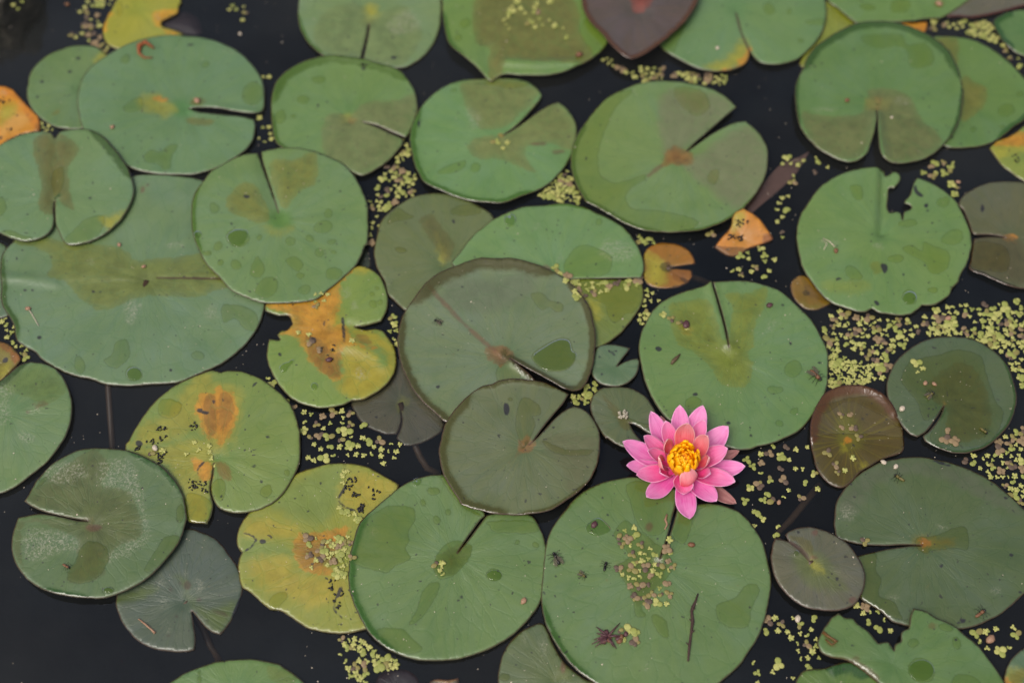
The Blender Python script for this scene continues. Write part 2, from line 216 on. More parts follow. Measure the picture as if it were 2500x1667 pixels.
pad(29, 'small grey olive pad with a foam bubble beside the pink flower',
 'G 690,1175 760,1160 850,1162 930,1190 1000,1240 1040,1300 1060,1360 1065,1430 1030,1460 1000,1455 930,1410 880,1388* 905,1440 935,1480 960,1510 965,1550 K 910,75 860,70 790,40 730,0 G 740,1500 690,1440 650,1370 630,1280 640,1220', 'G 860,1370', 1, (102,116,90),
 brn='G p 690,1190 760,1260 850,1330 900,1390 860,1440 800,1360 740,1280', brncol=(104,98,60), wet='G p 860,1350 960,1390 1040,1400 960,1430 900,1400', dark='G e 912,1400,14,10 865,1440,7,7 790,1358,6,6')
pad(30, 'large green pad with a yellow olive stain around a raised slit behind the flower',
 'G 1412,495* 1500,482 1600,480 1700,495 1829,540 H 340,600 420,670 490,750 540,840 575,940 585,1030 580,1120 560,1200 520,1280 470,1360 400,1430 320,1480 230,1515 140,1535 K 1700,55 1640,72 1560,75 1490,60 G 1380,1500 1250,1440 1130,1370 1060,1290 1010,1200 970,1110 950,1010 940,920 950,830 980,760 1030,680 1100,610 1180,570 1280,535 1370,515 1400,490* 1449,650 1487,790 1512,912* 1497,800 1462,660 1428,550',
 'G 1530,975', 1, (110,144,100), brn='G p 1140,640 1200,620 1380,610 1430,720 1490,880 1540,640 1480,570 1640,560 1750,520 1740,660 1680,760 1670,900 1640,960 1670,1020 1630,1150 1480,1150 1410,1060 1320,970 1190,880 1150,780', brncol=(128,134,58),
 alt='G e 1530,960,85,70', altcol=(84,128,62), wet='H e 355,1045,55,55 245,1180,45,25 365,1315,27,25 270,1390,27,22; G e 1800,1180,45,25; G p 1240,1250 1290,1220 1340,1250 1320,1290 1250,1300', dark='G e 1065,920,20,18 1300,1208,18,12 1510,1390,16,13 1655,1470,10,10 1070,1245,8,7 1100,1285,8,7 1117,1308,7,6 1575,912,14,6; H e 340,883,8,14 525,1008,16,7 290,640,10,10 88,1470,10,10', org='G p 1195,760 1290,790 1270,830 1220,820',
 ridge=[('G 1395,510 1440,660 1480,780 1505,890', .004, .006), ('G 1440,540 1480,700 1510,850', -.002, .006)], frost='H p 180,800 220,740 240,745 215,800')
pad(31, 'small round orange pad with an open notch by the straight cut edge',
 'G 1125,398* 1200,390 1305,375* 1280,310 1220,265 1150,245 1070,240 1010,265 975,310 968,380 965,450 990,500 1050,525 1120,530 1200,520 1260,490 1285,440 1280,410* 1200,404', 'G 1115,395', -1, (156,116,52), yel='G p 970,300 1100,380 1120,520 980,480', brn='G p 1140,420 1280,410 1260,490 1160,480', brncol=(140,92,44), grp='o', stem='G 1270,460 1330,480 1390,500')
pad(32, 'tilted orange pad fragment with black specks rising from open water',
 'G 1420,255* 1500,300 1570,305 1650,265 1740,240 1795,215 1770,180 1690,100 1600,55* 1540,80 1520,150 1470,200', 'G 1600,200', 0, (198,138,66), yel='G p 1540,80 1610,80 1560,180 1520,170', org='G p 1620,60 1690,100 1780,190 1720,180', ppl='G p 1740,190 1800,200 1790,225 1730,240', tilt=(.006, 'G 1600,100'))
pad(33, 'small brown orange leaf peeping from under the torn pad',
 'H 340,510 360,470 410,445 460,460 500,520 570,590 605,620 560,650 500,670 440,665 380,620 350,570', 'H 440,560', -1, (138,112,58), brn='H p 430,480 480,520 580,610 500,600 440,560', brncol=(110,88,48), alt='H p 380,610 500,640 590,620 500,675', altcol=(116,120,66))
pad(34, 'maroon brown pad with curled far edge and green star at its centre',
 'H 460,1480 470,1380 500,1290 550,1220 630,1175 720,1160 820,1165 900,1200 970,1260 1020,1340 1050,1410 L 1060,-20 1068,60 1040,100 930,140 800,210 720,290 665,320 600,300 550,260 510,200 490,130 470,60 460,20',
 'H 710,1500', 0, (94,90,64), alt='H e 715,1450,90,120', altcol=(112,116,44), rim=[(20, 190, .014, .008)], rimcol=(98,72,30), org='L e 710,20,14,20', wet='H p 480,1300 900,1220 1040,1420 900,1330 700,1250 560,1330; L p 470,0 1060,0 1060,60 800,200 660,310 520,200', yel='L p 690,60 760,160 800,180 700,120', star=1)
pad(35, 'smoky green round pad with an olive soaked centre and narrow slit',
 'H 1320,1280* 1270,1360 1210,1440 1150,1478* 1100,1460 1050,1410 1000,1320 965,1240 955,1150 970,1080 1010,1000 1080,930 1180,870 1280,843 1400,838 1500,855 1600,905 1690,980 1740,1070 1770,1170 1780,1260 1760,1340 1720,1420 1660,1490 1580,1550 L 1500,92 1430,100 1340,90 1260,60 1200,20 1184,-10* H 1230,1434 1290,1354',
 'H 1328,1262', 1, (90,110,90), wet='H p 1060,1060 1100,1000 1300,950 1400,920 1550,960 1590,1080 1650,1250 1700,1330 1640,1480 1500,1540 1230,1500 1310,1310 1200,1380 1150,1260 1050,1130', brn='H p 1200,1150 1450,1000 1600,1200 1600,1450 1350,1500 1330,1300 1250,1250', brncol=(92,96,66), org='H e 1332,1258,18,14', dark='H e 1745,1315,9,7', rim=[(-120, 40, .005, .002)], rimcol=(66,90,66))
pad(36, 'very large grey green pad with an orange centre sinking slightly in the water',
 'L 1180,685* 1050,684 930,688 800,680 720,665 640,640 625,600 620,520 630,430 670,340 740,260 830,200 930,155 1040,132 1160,130 1280,145 1400,175 1520,220 1640,290 1740,370 1829,460 1920,580 1960,720 1930,860 1850,980 1740,1080 1620,1160 1500,1210 1420,1222 1300,1220 1150,1210 1000,1180 900,1100 800,1040 780,1000 790,900 780,800 770,755* 850,735 960,710 1080,693',
 'L 1190,682', 0, (90,110,84), wet='L p 770,760 880,730 890,860 920,900 900,1010 1000,1050 1050,1150 1100,1180 900,1110 780,1000; L p 1150,640 1250,630 1350,590 1430,570 1460,590 1470,715 1390,710 1250,720 1200,740 1140,700', org='L e 1195,672,36,24', orgcol=(160,112,58), yel='L p 1140,640 1250,630 1380,650 1380,700 1250,700 1200,740 1140,710', yelcol=(118,116,40),
 dark='L e 1300,820,14,12 1440,1170,18,16 1408,1185,11,7 1747,752,14,11 1803,987,14,9 1790,1052,9,8 1755,470,9,8 1778,486,9,7 1712,387,12,11 1622,298,12,9 842,263,8,7 1320,1345,14,12; L p 1230,150 1280,150 1380,190 1320,180', frost='L e 700,480,50,40 1310,580,25,20 985,1025,14,10 1640,985,20,10', alt='L p 630,400 900,180 1300,150 1650,320 1829,500 1600,420 1200,240 900,300 700,520', altcol=(98,110,92))
pad(37, 'small purplish grey pad with a lime midrib beside the very large grey pad',
 'L 470,795* 430,730 380,690 310,655 240,640* 220,700 215,780 230,870 280,960 350,1030 440,1080 540,1100 650,1105 730,1080 780,1030 810,950 810,860 780,770 720,690 650,640 560,590 470,573 390,580 330,600 308,620* 330,660 390,712 440,764', 'L 480,805', 2, (102,108,96), stem='L 240,635 330,540 420,430 520,310',
 alt='L p 340,760 420,720 560,760 640,860 700,980 560,980 400,900', altcol=(104,118,80), yel='L p 465,790 490,790 550,850 540,860 500,830', ppl='L e 495,610,25,22 490,765,22,10 735,1035,22,25', brn='L p 320,630 440,640 480,690 460,760 400,690', brncol=(108,102,66), dark='L e 510,1010,10,10 695,760,14,9 635,900,14,12 655,940,9,8 580,890,10,8 700,1052,11,9 390,605,10,12')
pad(38, 'green pad with a large ragged bite torn from its edge beside the grey pad',
 'L 515,1320 520,1280 560,1200 600,1150 650,1120* 690,1150 740,1155 770,1190 830,1230 860,1260 900,1310* 960,1300 985,1330 1002,1362* 1006,1320 1045,1300* 1050,1240 1095,1215* 1105,1140 1125,1085* 1200,1105 1280,1150 1380,1200 1440,1250 1520,1310 1600,1400 1660,1480 1710,1570 1740,1700 1650,1850 1400,1900 1150,1800 1000,1650 900,1560 800,1480 700,1420 600,1400 540,1370',
 'L 1000,1440', 2, (100,132,88), wet='L e 1175,1485,90,75 1120,1310,35,28 1400,1310,25,40; L p 1370,1600 1390,1520 1500,1520 1560,1590; L p 1290,1200 1340,1190 1380,1230 1320,1235', dark='L e 738,1328,13,11 718,1220,9,8 1197,1273,9,7 1345,1272,9,7 1445,1262,8,6 1395,1290,14,8', brn='L p 545,1240 600,1270 635,1300 600,1330 560,1290; L p 740,1390 780,1400 760,1430 740,1420; L e 1235,1205,25,20', brncol=(104,88,40), rim=[(170, 230, .008, -.003)], rimcol=(90,90,30))
pad(39, 'dark green curled pad edge beneath the bitten pad',
 'L 370,1568 390,1520 430,1485 480,1475 550,1470 620,1450 720,1440 800,1480 880,1530 950,1600 1000,1720 800,1850 550,1850 400,1720', 'L 650,1680', 0, (98,128,76), rim=[(30, 110, .016, .003)], rimcol=(56,88,20))
pad(40, 'smooth bluish green pad near the bitten pad with a yellow lower patch',
 'L 1700,1568 1705,1500 1740,1420 1829,1340 1950,1300 2100,1400 2100,1650 1900,1780 1740,1680', 'L 1900,1540', 0, (98,124,100), yel='L p 1690,1540 1780,1490 1829,1510 1829,1620 1700,1620', org='L p 1700,1550 1740,1540 1760,1600 1700,1600', brn='L p 1740,1520 1829,1480 1829,1560 1760,1570', brncol=(116,110,60))
pad(41, 'very large green pad carrying heaped duckweed and a thin twig below the flower',
 'K 1070,785* 1120,642 1150,522 1178,420 1185,340 1100,300 980,265 900,253 800,262 700,285 600,335 520,400 450,480 390,570 355,660 335,770 320,900 318,1040 330,1130 370,1240 430,1350 500,1440 580,1520 700,1590 850,1640 1000,1665 1150,1660 1300,1630 1420,1580 1530,1500 1620,1400 1700,1270 1750,1140 1778,1000 1780,880 1760,760 1720,650 1660,560 1590,490 1500,445 1400,420 1300,425 1193,430* 1158,555 1114,690',
 'K 1060,810', 1, (106,136,94), rim=[(195, 245, .009, .003)], rimcol=(70,104,32),
 wet='K p 1440,1070 1560,1020 1620,940 1690,935 1710,980 1660,1080 1640,1200 1560,1215 1460,1180; K p 1020,1140 1060,1130 1110,1170 1130,1280 1080,1260 1040,1200; K p 860,300 980,280 1150,320 1160,480 1080,620 960,600 880,400; K p 1180,480 1290,430 1420,430 1300,470 1270,600 1220,680 1140,620; K p 780,620 850,530 900,560 1000,640 1150,780 1150,860 1060,960 960,1080 990,1140 920,1140 900,1000 830,900 800,820 880,760; K p 880,1600 960,1580 950,1640',
 dark='K e 763,308,8,9 740,494,10,8 410,888,11,8 1692,1218,9,8 333,998,12,14 1170,1525,8,7 1365,750,6,5', brn='K p 790,800 900,760 1000,640 1130,780 1060,960 940,1080 850,920', brncol=(106,124,80), frost='K e 980,1470,20,14', ridge=[('K 1170,430 1140,560 1080,760', .003, .006)], ppl='K e 1005,572,32,28')
pad(42, 'large glossy green pad with ragged clear puddles and a slit under the dark olive pad',
 'J 1350,735* 1400,660 1450,590 1500,522 1530,490 1480,420 1400,300 1300,255 1250,235 1170,240 1080,265 1000,300 920,360 840,430 760,510 710,590 680,680 660,770 655,880 665,980 690,1080 740,1180 800,1270 880,1340 970,1390 1080,1415 1200,1420 1330,1415 1450,1390 1560,1350 1680,1280 1770,1200 1829,1130 K 300,1080 330,1000 350,920 358,820 355,720 330,620 290,550 250,500 J 1700,470 1600,480 1538,496* 1462,596 1410,664',
 'J 1335,760', 1, (108,138,94), rim=[(150, 245, .010, .004)], rimcol=(70,108,28),
 wet='J p 840,470 920,435 1060,445 1083,475 1075,540 1035,600 1045,660 1020,710 1050,770 1000,800 960,815 900,868 840,855 720,820 680,800 700,620 780,520; J p 1200,830 1250,700 1340,660 1440,690 1430,760 1370,840 1300,900 1230,900; J p 1040,1200 1100,1080 1140,960 1230,920 1240,960 1130,1140; J p 845,1220 1000,1225 1070,1290 1130,1350 1060,1380 920,1370 850,1290; J e 1585,880,55,36 1218,525,26,27 1133,417,23,22 1290,477,22,22; J p 1155,330 1230,325 1240,355 1180,370; K e 165,670,16,15 282,683,22,20; J p 1240,250 1300,260 1400,420 1530,520 1400,460 1300,350; J p 1530,540 1829,540 1829,600 1600,590; K p 0,540 270,540 300,600 150,610 0,600',
 dark='J e 1375,1018,13,12', org='J e 1310,790,8,30', orgcol=(130,130,60), brn='J p 1200,850 1240,740 1340,680 1440,700 1420,770 1300,890', brncol=(98,116,70), frost='J e 823,607,7,7')
pad(43, 'yellow green pad with an orange rotting patch heaped with duckweed',
 'J 320,235 400,200 500,172 600,165 700,170 780,190 860,230 980,300* 900,500 850,700 900,900 900,1100 850,1200 750,1228 640,1245 520,1242 400,1210 290,1150 220,1105 150,1090* 80,1040 20,980 I 1540,950 1520,860 1525,780 1540,735* 1510,690 1512,630 1530,570 1570,505 J 60,430 150,360 230,290',
 'J 600,740', 0, (146,158,82), org='J p 300,660 400,610 520,595 650,570 640,640 600,680 500,740 520,820 600,860 450,880 370,845 330,780', orgcol=(196,140,44), brn='J p 310,680 480,650 580,700 600,800 500,820 380,830 330,760', brncol=(142,112,58), yel='J p 250,760 350,870 600,880 640,1000 480,1080 200,1000 60,900 0,800; J p 0,520 300,560 360,620 280,660 0,620; J p 630,260 760,220 960,310 800,470 700,470 590,420', yelcol=(170,162,74),
 alt='J p -20,640 200,655 300,700 310,760 120,775 -40,790; J p 100,420 400,220 620,180 600,400 500,560 300,520', altcol=(126,150,88), wet='J p 145,1060 180,1000 250,980 270,1010 230,1060 180,1100', dark='J p 585,400 600,350 640,300 645,320 610,370 600,400 640,440 700,460 700,475 630,450; J p 560,1060 600,950 620,960 600,1010 665,1010 665,1022 590,1020 570,1090 620,1150 612,1160 560,1100; I p 1520,610 1580,610 1640,650 1600,710 1540,735 1590,700 1625,655 1580,622; J e 105,665,16,16; I e 1680,665,18,16')
pad(44, 'yellow and green pad with an orange brown rotten strip and black specks',
 'E 1412,1068* 1350,1055 1290,1075 1200,1110 1100,1160 1000,1240 920,1330 860,1420 820,1500 I 800,40 810,120 870,180 960,240 1060,330 1120,420 1170,500 1215,540 1320,552* 1345,500 1358,430 1348,380 1340,320 1355,230 1364,165* 1357,240 1344,320 1362,400 1400,450 1470,475 1540,485 1620,472 1700,440 1770,390 1829,330 J 310,240 340,160 352,50 F 352,1500 345,1430 310,1330 261,1240 E 1760,1180 1700,1130 1620,1085 1540,1058 1460,1052',
 'I 1385,125', 1, (122,148,92), yel='E p 1230,1200 1300,1120 1400,1130 1520,1170 1550,1300 1520,1450 1440,1568 1340,1568 1260,1420 1220,1300; I p 800,20 1000,60 1200,0 1380,60 1360,160 1340,320 1350,500 1320,550 1200,540 1150,350 1050,190 900,120; E p 1250,1080 1350,1070 1400,1200 1300,1400 1100,1500 850,1540 900,1380 1040,1340', yelcol=(158,160,78),
 org='E p 1265,1240 1290,1195 1350,1200 1395,1165 1450,1190 1485,1185 1500,1260 1515,1330 1490,1440 1440,1500 1400,1560 1380,1490 1320,1490 1290,1430 1280,1370 1250,1310; I p 1215,130 1300,160 1350,180 1335,260 1290,290 1255,220', orgcol=(205,145,36), brn='E p 1310,1225 1345,1205 1378,1235 1384,1350 1375,1465 1335,1472 1308,1400 1298,1300; E p 1402,1215 1440,1195 1475,1220 1484,1330 1440,1420 1408,1440; I p 1380,160 1460,180 1480,270 1400,260', brncol=(142,104,44), wet='E p 1005,1290 1030,1245 1100,1242 1160,1270 1150,1320 1090,1360 1020,1340; I e 1700,345,38,42 1830,225,16,25; I p 1190,360 1340,400 1345,500 1320,548 1210,540; I p 1340,330 1400,260 1440,300 1420,400 1380,400',
 dark='E e 1708,1480,15,10 885,1518,22,20 1590,1350,8,12 952,1305,9,9 1275,1310,22,12 1310,1325,28,10; I e 1620,185,20,10 1670,280,13,13 1412,375,11,10; E p 1605,1160 1630,1130 1642,1135 1615,1162; I p 1255,200 1300,150 1310,158 1270,200 1262,235; E e 1365,1255,12,16 1425,1245,11,9')
pad(45, 'dark green pad with white scum arc and a wide slit overlapping the yellow pad',
 'I 560,530* 480,517 380,496 280,472 200,438 150,405* 190,340 240,270 310,195 400,130 500,85 620,68 740,72 860,100 970,150 1060,215 1130,300 1175,400 1188,500 1170,590 1140,680 1080,760 1000,850 900,930 790,985 680,1015 560,1022 430,1010 310,985 210,930 140,860 90,780 70,690 80,600 115,510* 200,490 270,484 400,507 500,529',
 'I 590,555', 2, (98,124,92), frost='I p 640,150 850,170 900,340 930,480 960,640 860,720 700,790 690,750 800,680 910,620 870,430 800,330 640,300; I p 150,620 250,580 480,640 500,690 420,720 200,790; I p 250,200 500,160 560,240 400,300 280,260',
 brn='I p 160,400 400,200 600,80 700,180 640,300 800,340 870,430 910,620 760,690 690,780 660,880 540,930 430,900 480,780 500,660 300,560 110,540 80,700 150,860 130,700 180,520 500,520', brncol=(98,104,70), wet='I p 920,850 1000,710 1050,640 1140,630 1150,680 1080,760 960,860; I e 1150,490,28,55; I p 650,990 670,960 720,955 730,985; I p 430,900 480,780 560,660 680,700 690,790 640,880 540,930; I p 230,330 250,280 310,235 290,280', org='I e 570,535,30,12', orgcol=(130,98,66), rim=[(20, 75, .008, .003), (235, 280, .006, .002)], rimcol=(62,94,34), ppl='I e 600,575,50,25', dark='I e 930,403,5,5')
pad(46, 'big dusty green pad with white crusts beside the dark scummed pad',
 'E 0,1130 60,1080 130,1025 200,1000 290,1010 350,1040 400,1100 440,1180 458,1280 450,1380 420,1470 370,1550 I 370,70 300,150 200,240 100,310 0,360 -120,380 -250,330 E -350,1568 -330,1350 -200,1230', 'E 40,1330', 1, (112,142,104), frost='E e 30,1320,40,90 170,1480,40,40 30,1180,50,40 240,1300,30,14', brn='E p 0,1150 200,1020 350,1060 420,1180 300,1260 100,1200', brncol=(108,128,78), rim=[(75, 140, .010, .005)], rimcol=(66,88,30), ppl='E e 175,1318,12,10', org='E p 220,1280 260,1240 300,1255 270,1290', orgcol=(112,96,50))
pad(47, 'small mottled orange and green pad tip between two big green pads',
 'E 0,870 50,885 100,930 132,980 110,1020 60,1070 0,1125 -80,1120 -130,1000 -80,890', 'E 0,1000', 0, (140,130,74), org='E p 0,880 60,890 130,980 100,1020 60,960 0,930', orgcol=(150,96,46), dark='E e 35,990,16,20 20,1000,9,9', yel='E p 0,1030 60,1000 60,1070 0,1120')
pad(48, 'sunken blue grey pad with dark blotches under the scummed pad',
 'I 1222,1105* 1260,1152 1310,1210 1360,1245 1405,1257* 1450,1200 1500,1120 1535,1030 1548,960 1530,860 1490,780 1420,690 1340,630 1250,590 1180,580 1000,620 850,750 760,900 735,1040 745,1100 780,1180 850,1270 920,1320 1000,1355 1100,1365 1190,1362 1240,1355* 1248,1290 1235,1190', 'I 1175,1040', 0, (88,104,94), stem='I 1240,1130 1290,1210 1340,1320 1390,1410', z=.0008,
 alt='I p 1130,880 1200,930 1180,1020 1250,1110 1400,1250 1480,1150 1500,1050 1350,1090 1260,1060; I p 740,1030 870,970 1000,960 950,1010 800,1060', altcol=(92,112,62), ppl='I e 1195,945,22,25 1270,1040,18,12 1090,970,10,16 1125,1140,12,10 1075,1265,16,7 1150,930,9,9; I p 1350,1110 1420,1110 1455,1140 1410,1130; I e 1320,1170,10,6', pplcol=(78,60,60), frost='I e 1265,950,22,40 1180,870,12,20 1020,930,25,20 1040,1050,20,20 1080,1220,12,14', dark='I e 1205,1235,6,6; I p 1500,1080 1540,1000 1530,1100 1470,1160')
pad(49, 'green pad rising from the dark open water below the sunken blue grey pad',
 'I 1050,1600 1130,1530 1250,1470 1380,1430 1520,1412 1650,1415 1770,1440 J 250,1470 320,1520 380,1580 I 1960,1700 1750,1800 1400,1820 1150,1750', 'I 1500,1640', 0, (104,138,92), brn='J p 140,1460 260,1480 330,1530 300,1580 180,1560 150,1520', brncol=(108,122,66), wet='I p 1265,1500 1275,1480 1280,1600 1265,1600', dark='I e 1710,1568,8,6')
pad(50, 'grey green pad tucked beneath the two largest green pads',
 'K 330,1190 250,1200 200,1225 120,1300 70,1390 45,1490 40,1568 60,1700 200,1800 450,1800 700,1700 720,1590 600,1540 480,1450 400,1330', 'K 420,1560', 0, (100,118,90), yel='K p 400,1500 480,1480 500,1540 420,1568 370,1540', yelcol=(98,112,44), wet='K e 80,1530,32,26', ppl='K p 450,1430 470,1450 460,1500 445,1490', frost='K e 330,1370,16,60 205,1275,14,30')
pad(51, 'sunken grey pad with two rounded lobes under the damaged yellow pad',
 'F 985,1285* 992,1370 978,1430 962,1462* 900,1460 820,1440 750,1400 700,1330 670,1260 720,1100 900,980 1050,1000 1200,1250 1265,1395* 1250,1440 1180,1490 1080,1530 1010,1533 960,1485* 984,1430 996,1370', 'F 985,1260', -2, (122,122,108), z=-.0014, yel='F e 995,1255,30,40', stem='J 1080,50 1110,120 1155,195 1225,230', dark='F e 1080,1345,7,6')
pad(52, 'damaged yellow and green pad with torn orange arm and heart shaped lobes',
 'F 720,388 790,405 850,450 890,530 903,610 893,680 865,735* 800,752 740,765 690,768* 760,786 830,778* 880,800 930,870 960,950 960,1030 930,1110 870,1170 800,1220 740,1245 680,1245* 620,1275 540,1292 450,1290 360,1270 270,1220 210,1150 165,1070 138,980 140,900 150,855* 220,860 200,830 230,800* 270,795 300,760* 280,710 210,705 160,690 125,675* 130,630 250,600 400,560 520,520 600,450',
 'F 510,790', 1, (124,152,88), org='F p 120,630 400,560 720,380 640,470 600,540 610,640 560,760 640,760 700,880 860,905 800,930 650,895 600,980 610,1120 500,1080 420,1000 360,900 290,830 210,835 300,750 270,710', orgcol=(198,146,44), yel='F p 680,770 830,790 930,880 960,960 940,1090 800,1220 680,1245 580,1150 620,1050 600,950 660,890 820,940 880,1020 890,960 780,880 640,800; F p 680,400 760,390 800,420 700,430; F p 380,560 560,560 620,700 560,780 420,700', yelcol=(172,162,66), alt='F e 520,780,70,75', altcol=(116,150,48),
 brn='F p 380,840 480,860 560,950 600,940 600,1100 500,1075 420,990; F p 700,830 760,830 800,880 740,890', brncol=(140,104,40), dark='F p 610,720 625,715 635,880 622,870; F e 218,955,14,12 430,1248,10,8 295,930,7,7 815,995,6,6 500,752,7,20 430,860,18,20; F p 385,760 400,830 430,850 400,840', wet='F e 812,632,26,22 858,620,16,18 805,570,18,18 835,530,12,12', frost='F e 735,1075,40,40 645,560,20,25 690,640,20,20', ridge=[('F 620,900 700,900 830,960 880,1020', .002, .008), ('F 640,770 740,780 840,770', -.002, .006)])
pad(53, 'yellow lobed dying pad with orange rim and a rotten dark end',
 'A 740,0 720,40 680,110 655,170 660,230 690,285 740,310 800,310 950,300 1100,260 1170,215* 1110,190 1040,170* 1030,140 1080,110 1130,80 1140,40 1160,15* 1145,-30 1000,-120 850,-100', 'A 880,60', 0, (158,166,76), org='A p 980,90 1060,60 1140,70 1080,120 1030,150 1050,180 1150,205 1100,225 1000,170; A p 655,170 690,80 720,90 690,140 670,200', orgcol=(214,158,58), wet='A p 740,20 770,10 780,90 750,110', dark='A e 810,45,9,9 735,205,8,7 920,60,6,6', frost='A e 1010,110,12,20')
pad(54, 'bright orange decaying leaf with dark specks beside the brown striped pad',
 'A 0,545 70,570 140,630 200,700 245,750 256,830* 200,840 120,860 50,900 0,940 -100,960 -200,850 -180,680 -90,570', 'A -20,740', 0, (206,150,56), yel='A p 0,680 80,640 100,720 0,800', org='A p 0,545 70,570 140,630 245,750 256,830 200,800 120,650 40,600', orgcol=(206,134,24), alt='A p 40,720 180,720 200,780 60,850 0,880', altcol=(216,172,100), dark='A e 107,738,9,8; A p 0,870 15,870 5,890 -10,890', ppl='A e 235,805,10,20', frost='A e 20,590,22,14 135,655,8,16', cat='lily leaf', name='lily_leaf')
pad(55, 'sliver of green pad showing behind the very wide pale pad',
 'E -100,300 0,240 60,300 100,600 60,700 0,722 -100,700', 'E -40,480', -1, (104,130,108))
pad(56, 'sliver of sunken grey pad between the dotted pad and the dull pad',
 'F 600,350 700,300 770,275 792,330 792,395 720,470 600,480', 'F 680,400', -2, (96,108,92), z=-.004)
pad(57, 'amber leaf scrap jammed behind the large notched pad',
 'D 1040,150 1130,142 1215,138* 1210,180 1195,215* 1150,290 1060,280', 'D 1120,200', 0, (208,150,30), org='D p 1100,190 1210,140 1195,215 1120,200', cat='lily leaf', name='lily_leaf')
pad(58, 'sunken dark leaf with a pale edge in the gap below the glossy puddled pad',
 'J 1165,1568 1220,1540 1290,1546 1355,1535* 1360,1568 1340,1650 1200,1680', 'J 1270,1600', 0, (104,98,90), rim=[(30, 150, .004, .002)], rimcol=(150,120,110))
pad(59, 'sunken dark red brown leaf under the drift below the yellow green pad',
 'J 830,1600 850,1520 940,1475 1040,1490 1100,1540 1100,1650 950,1700', 'J 960,1590', -3, (70,58,54), z=-.012)
# ---------------------------------------------------------------- materials
WHITE = np.array((1.60, 1.75, 1.98))   # how bright a white matt surface renders in this light: photo colours are divided by it
def lin(rgb):
    return np.array([(c/255/12.92) if c/255 <= .04045 else ((c/255 + .055)/1.055)**2.4 for c in rgb])
def alb(rgb, k=1.0): return tuple(float(q) for q in np.clip(lin(rgb)/WHITE*k, 0, .9)) + (1.0,)

SHEEN = .030          # sky light every leaf's waxy skin adds on top of its own colour
def leaf(rgb): return tuple(float(q) for q in np.clip((lin(rgb) - SHEEN*np.array((.8, .95, 1.25)))/np.array((1.52, 1.66, 1.80)), .008, .9)) + (1.0,)

class NT:
    """a little helper for node trees"""
    def __init__(s, name):
        s.m = bpy.data.materials.new(name); s.m.use_nodes = True
        s.t = s.m.node_tree; s.t.nodes.clear()
        s.out = s.n('ShaderNodeOutputMaterial')
    def n(s, typ, **kw):
        nd = s.t.nodes.new(typ)
        for k, v in kw.items(): setattr(nd, k, v)
        return nd
    def put(s, sock, v):
        if v is None: return
        if isinstance(v, bpy.types.NodeSocket): s.t.links.new(v, sock)
        else: sock.default_value = v
    def math(s, op, a, b=0.0, clamp=False):
        nd = s.n('ShaderNodeMath', operation=op, use_clamp=clamp); s.put(nd.inputs[0], a); s.put(nd.inputs[1], b); return nd.outputs[0]
    def mix(s, f, a, b, mode='MIX'):
        nd = s.n('ShaderNodeMix', data_type='RGBA', blend_type=mode)
        s.put(nd.inputs[0], f); s.put(nd.inputs[6], a); s.put(nd.inputs[7], b); return nd.outputs[2]
    def noise(s, vec, scale, detail=3, rough=.55, w=None):
        nd = s.n('ShaderNodeTexNoise'); s.put(nd.inputs['Vector'], vec)
        nd.inputs['Scale'].default_value = scale; nd.inputs['Detail'].default_value = detail; nd.inputs['Roughness'].default_value = rough
        return nd.outputs['Fac']
    def rng(s, v, a, b, c=0.0, d=1.0, smooth=True):
        nd = s.n('ShaderNodeMapRange', interpolation_type='SMOOTHSTEP' if smooth else 'LINEAR')
        s.put(nd.inputs[0], v); s.put(nd.inputs[1], a); s.put(nd.inputs[2], b); s.put(nd.inputs[3], c); s.put(nd.inputs[4], d); return nd.outputs[0]
    def attr(s, name): return s.n('ShaderNodeAttribute', attribute_name=name).outputs['Fac']
    def obj(s): return s.n('ShaderNodeTexCoord').outputs['Object']
    def bump(s, h, dist, strength=1.0, nrm=None):
        nd = s.n('ShaderNodeBump'); s.put(nd.inputs['Height'], h); nd.inputs['Distance'].default_value = dist
        nd.inputs['Strength'].default_value = strength; s.put(nd.inputs['Normal'], nrm); return nd.outputs[0]
    def pbr(s, base, rough, nrm=None, spec=.5, **kw):
        nd = s.n('ShaderNodeBsdfPrincipled'); s.put(nd.inputs['Base Color'], base); s.put(nd.inputs['Roughness'], rough)
        s.put(nd.inputs['Normal'], nrm); s.put(nd.inputs['Specular IOR Level'], spec)
        for k, v in kw.items(): s.put(nd.inputs[k.replace('_', ' ')], v)
        return nd.outputs[0]
    def done(s, sh):
        s.t.links.new(sh, s.out.inputs['Surface']); return s.m

def simple_mat(name, rgb, rough=.5, var=.25, scale=300, spec=.4, k=1.0):
    t = NT(name); o = t.obj(); f = t.noise(o, scale, 3)
    a = alb(rgb, k); c = t.mix(f, tuple(x*(1-var) for x in a[:3]) + (1,), tuple(min(.95, x*(1+var)) for x in a[:3]) + (1,))
    return t.done(t.pbr(c, rough, t.bump(f, .0003, .6), spec))

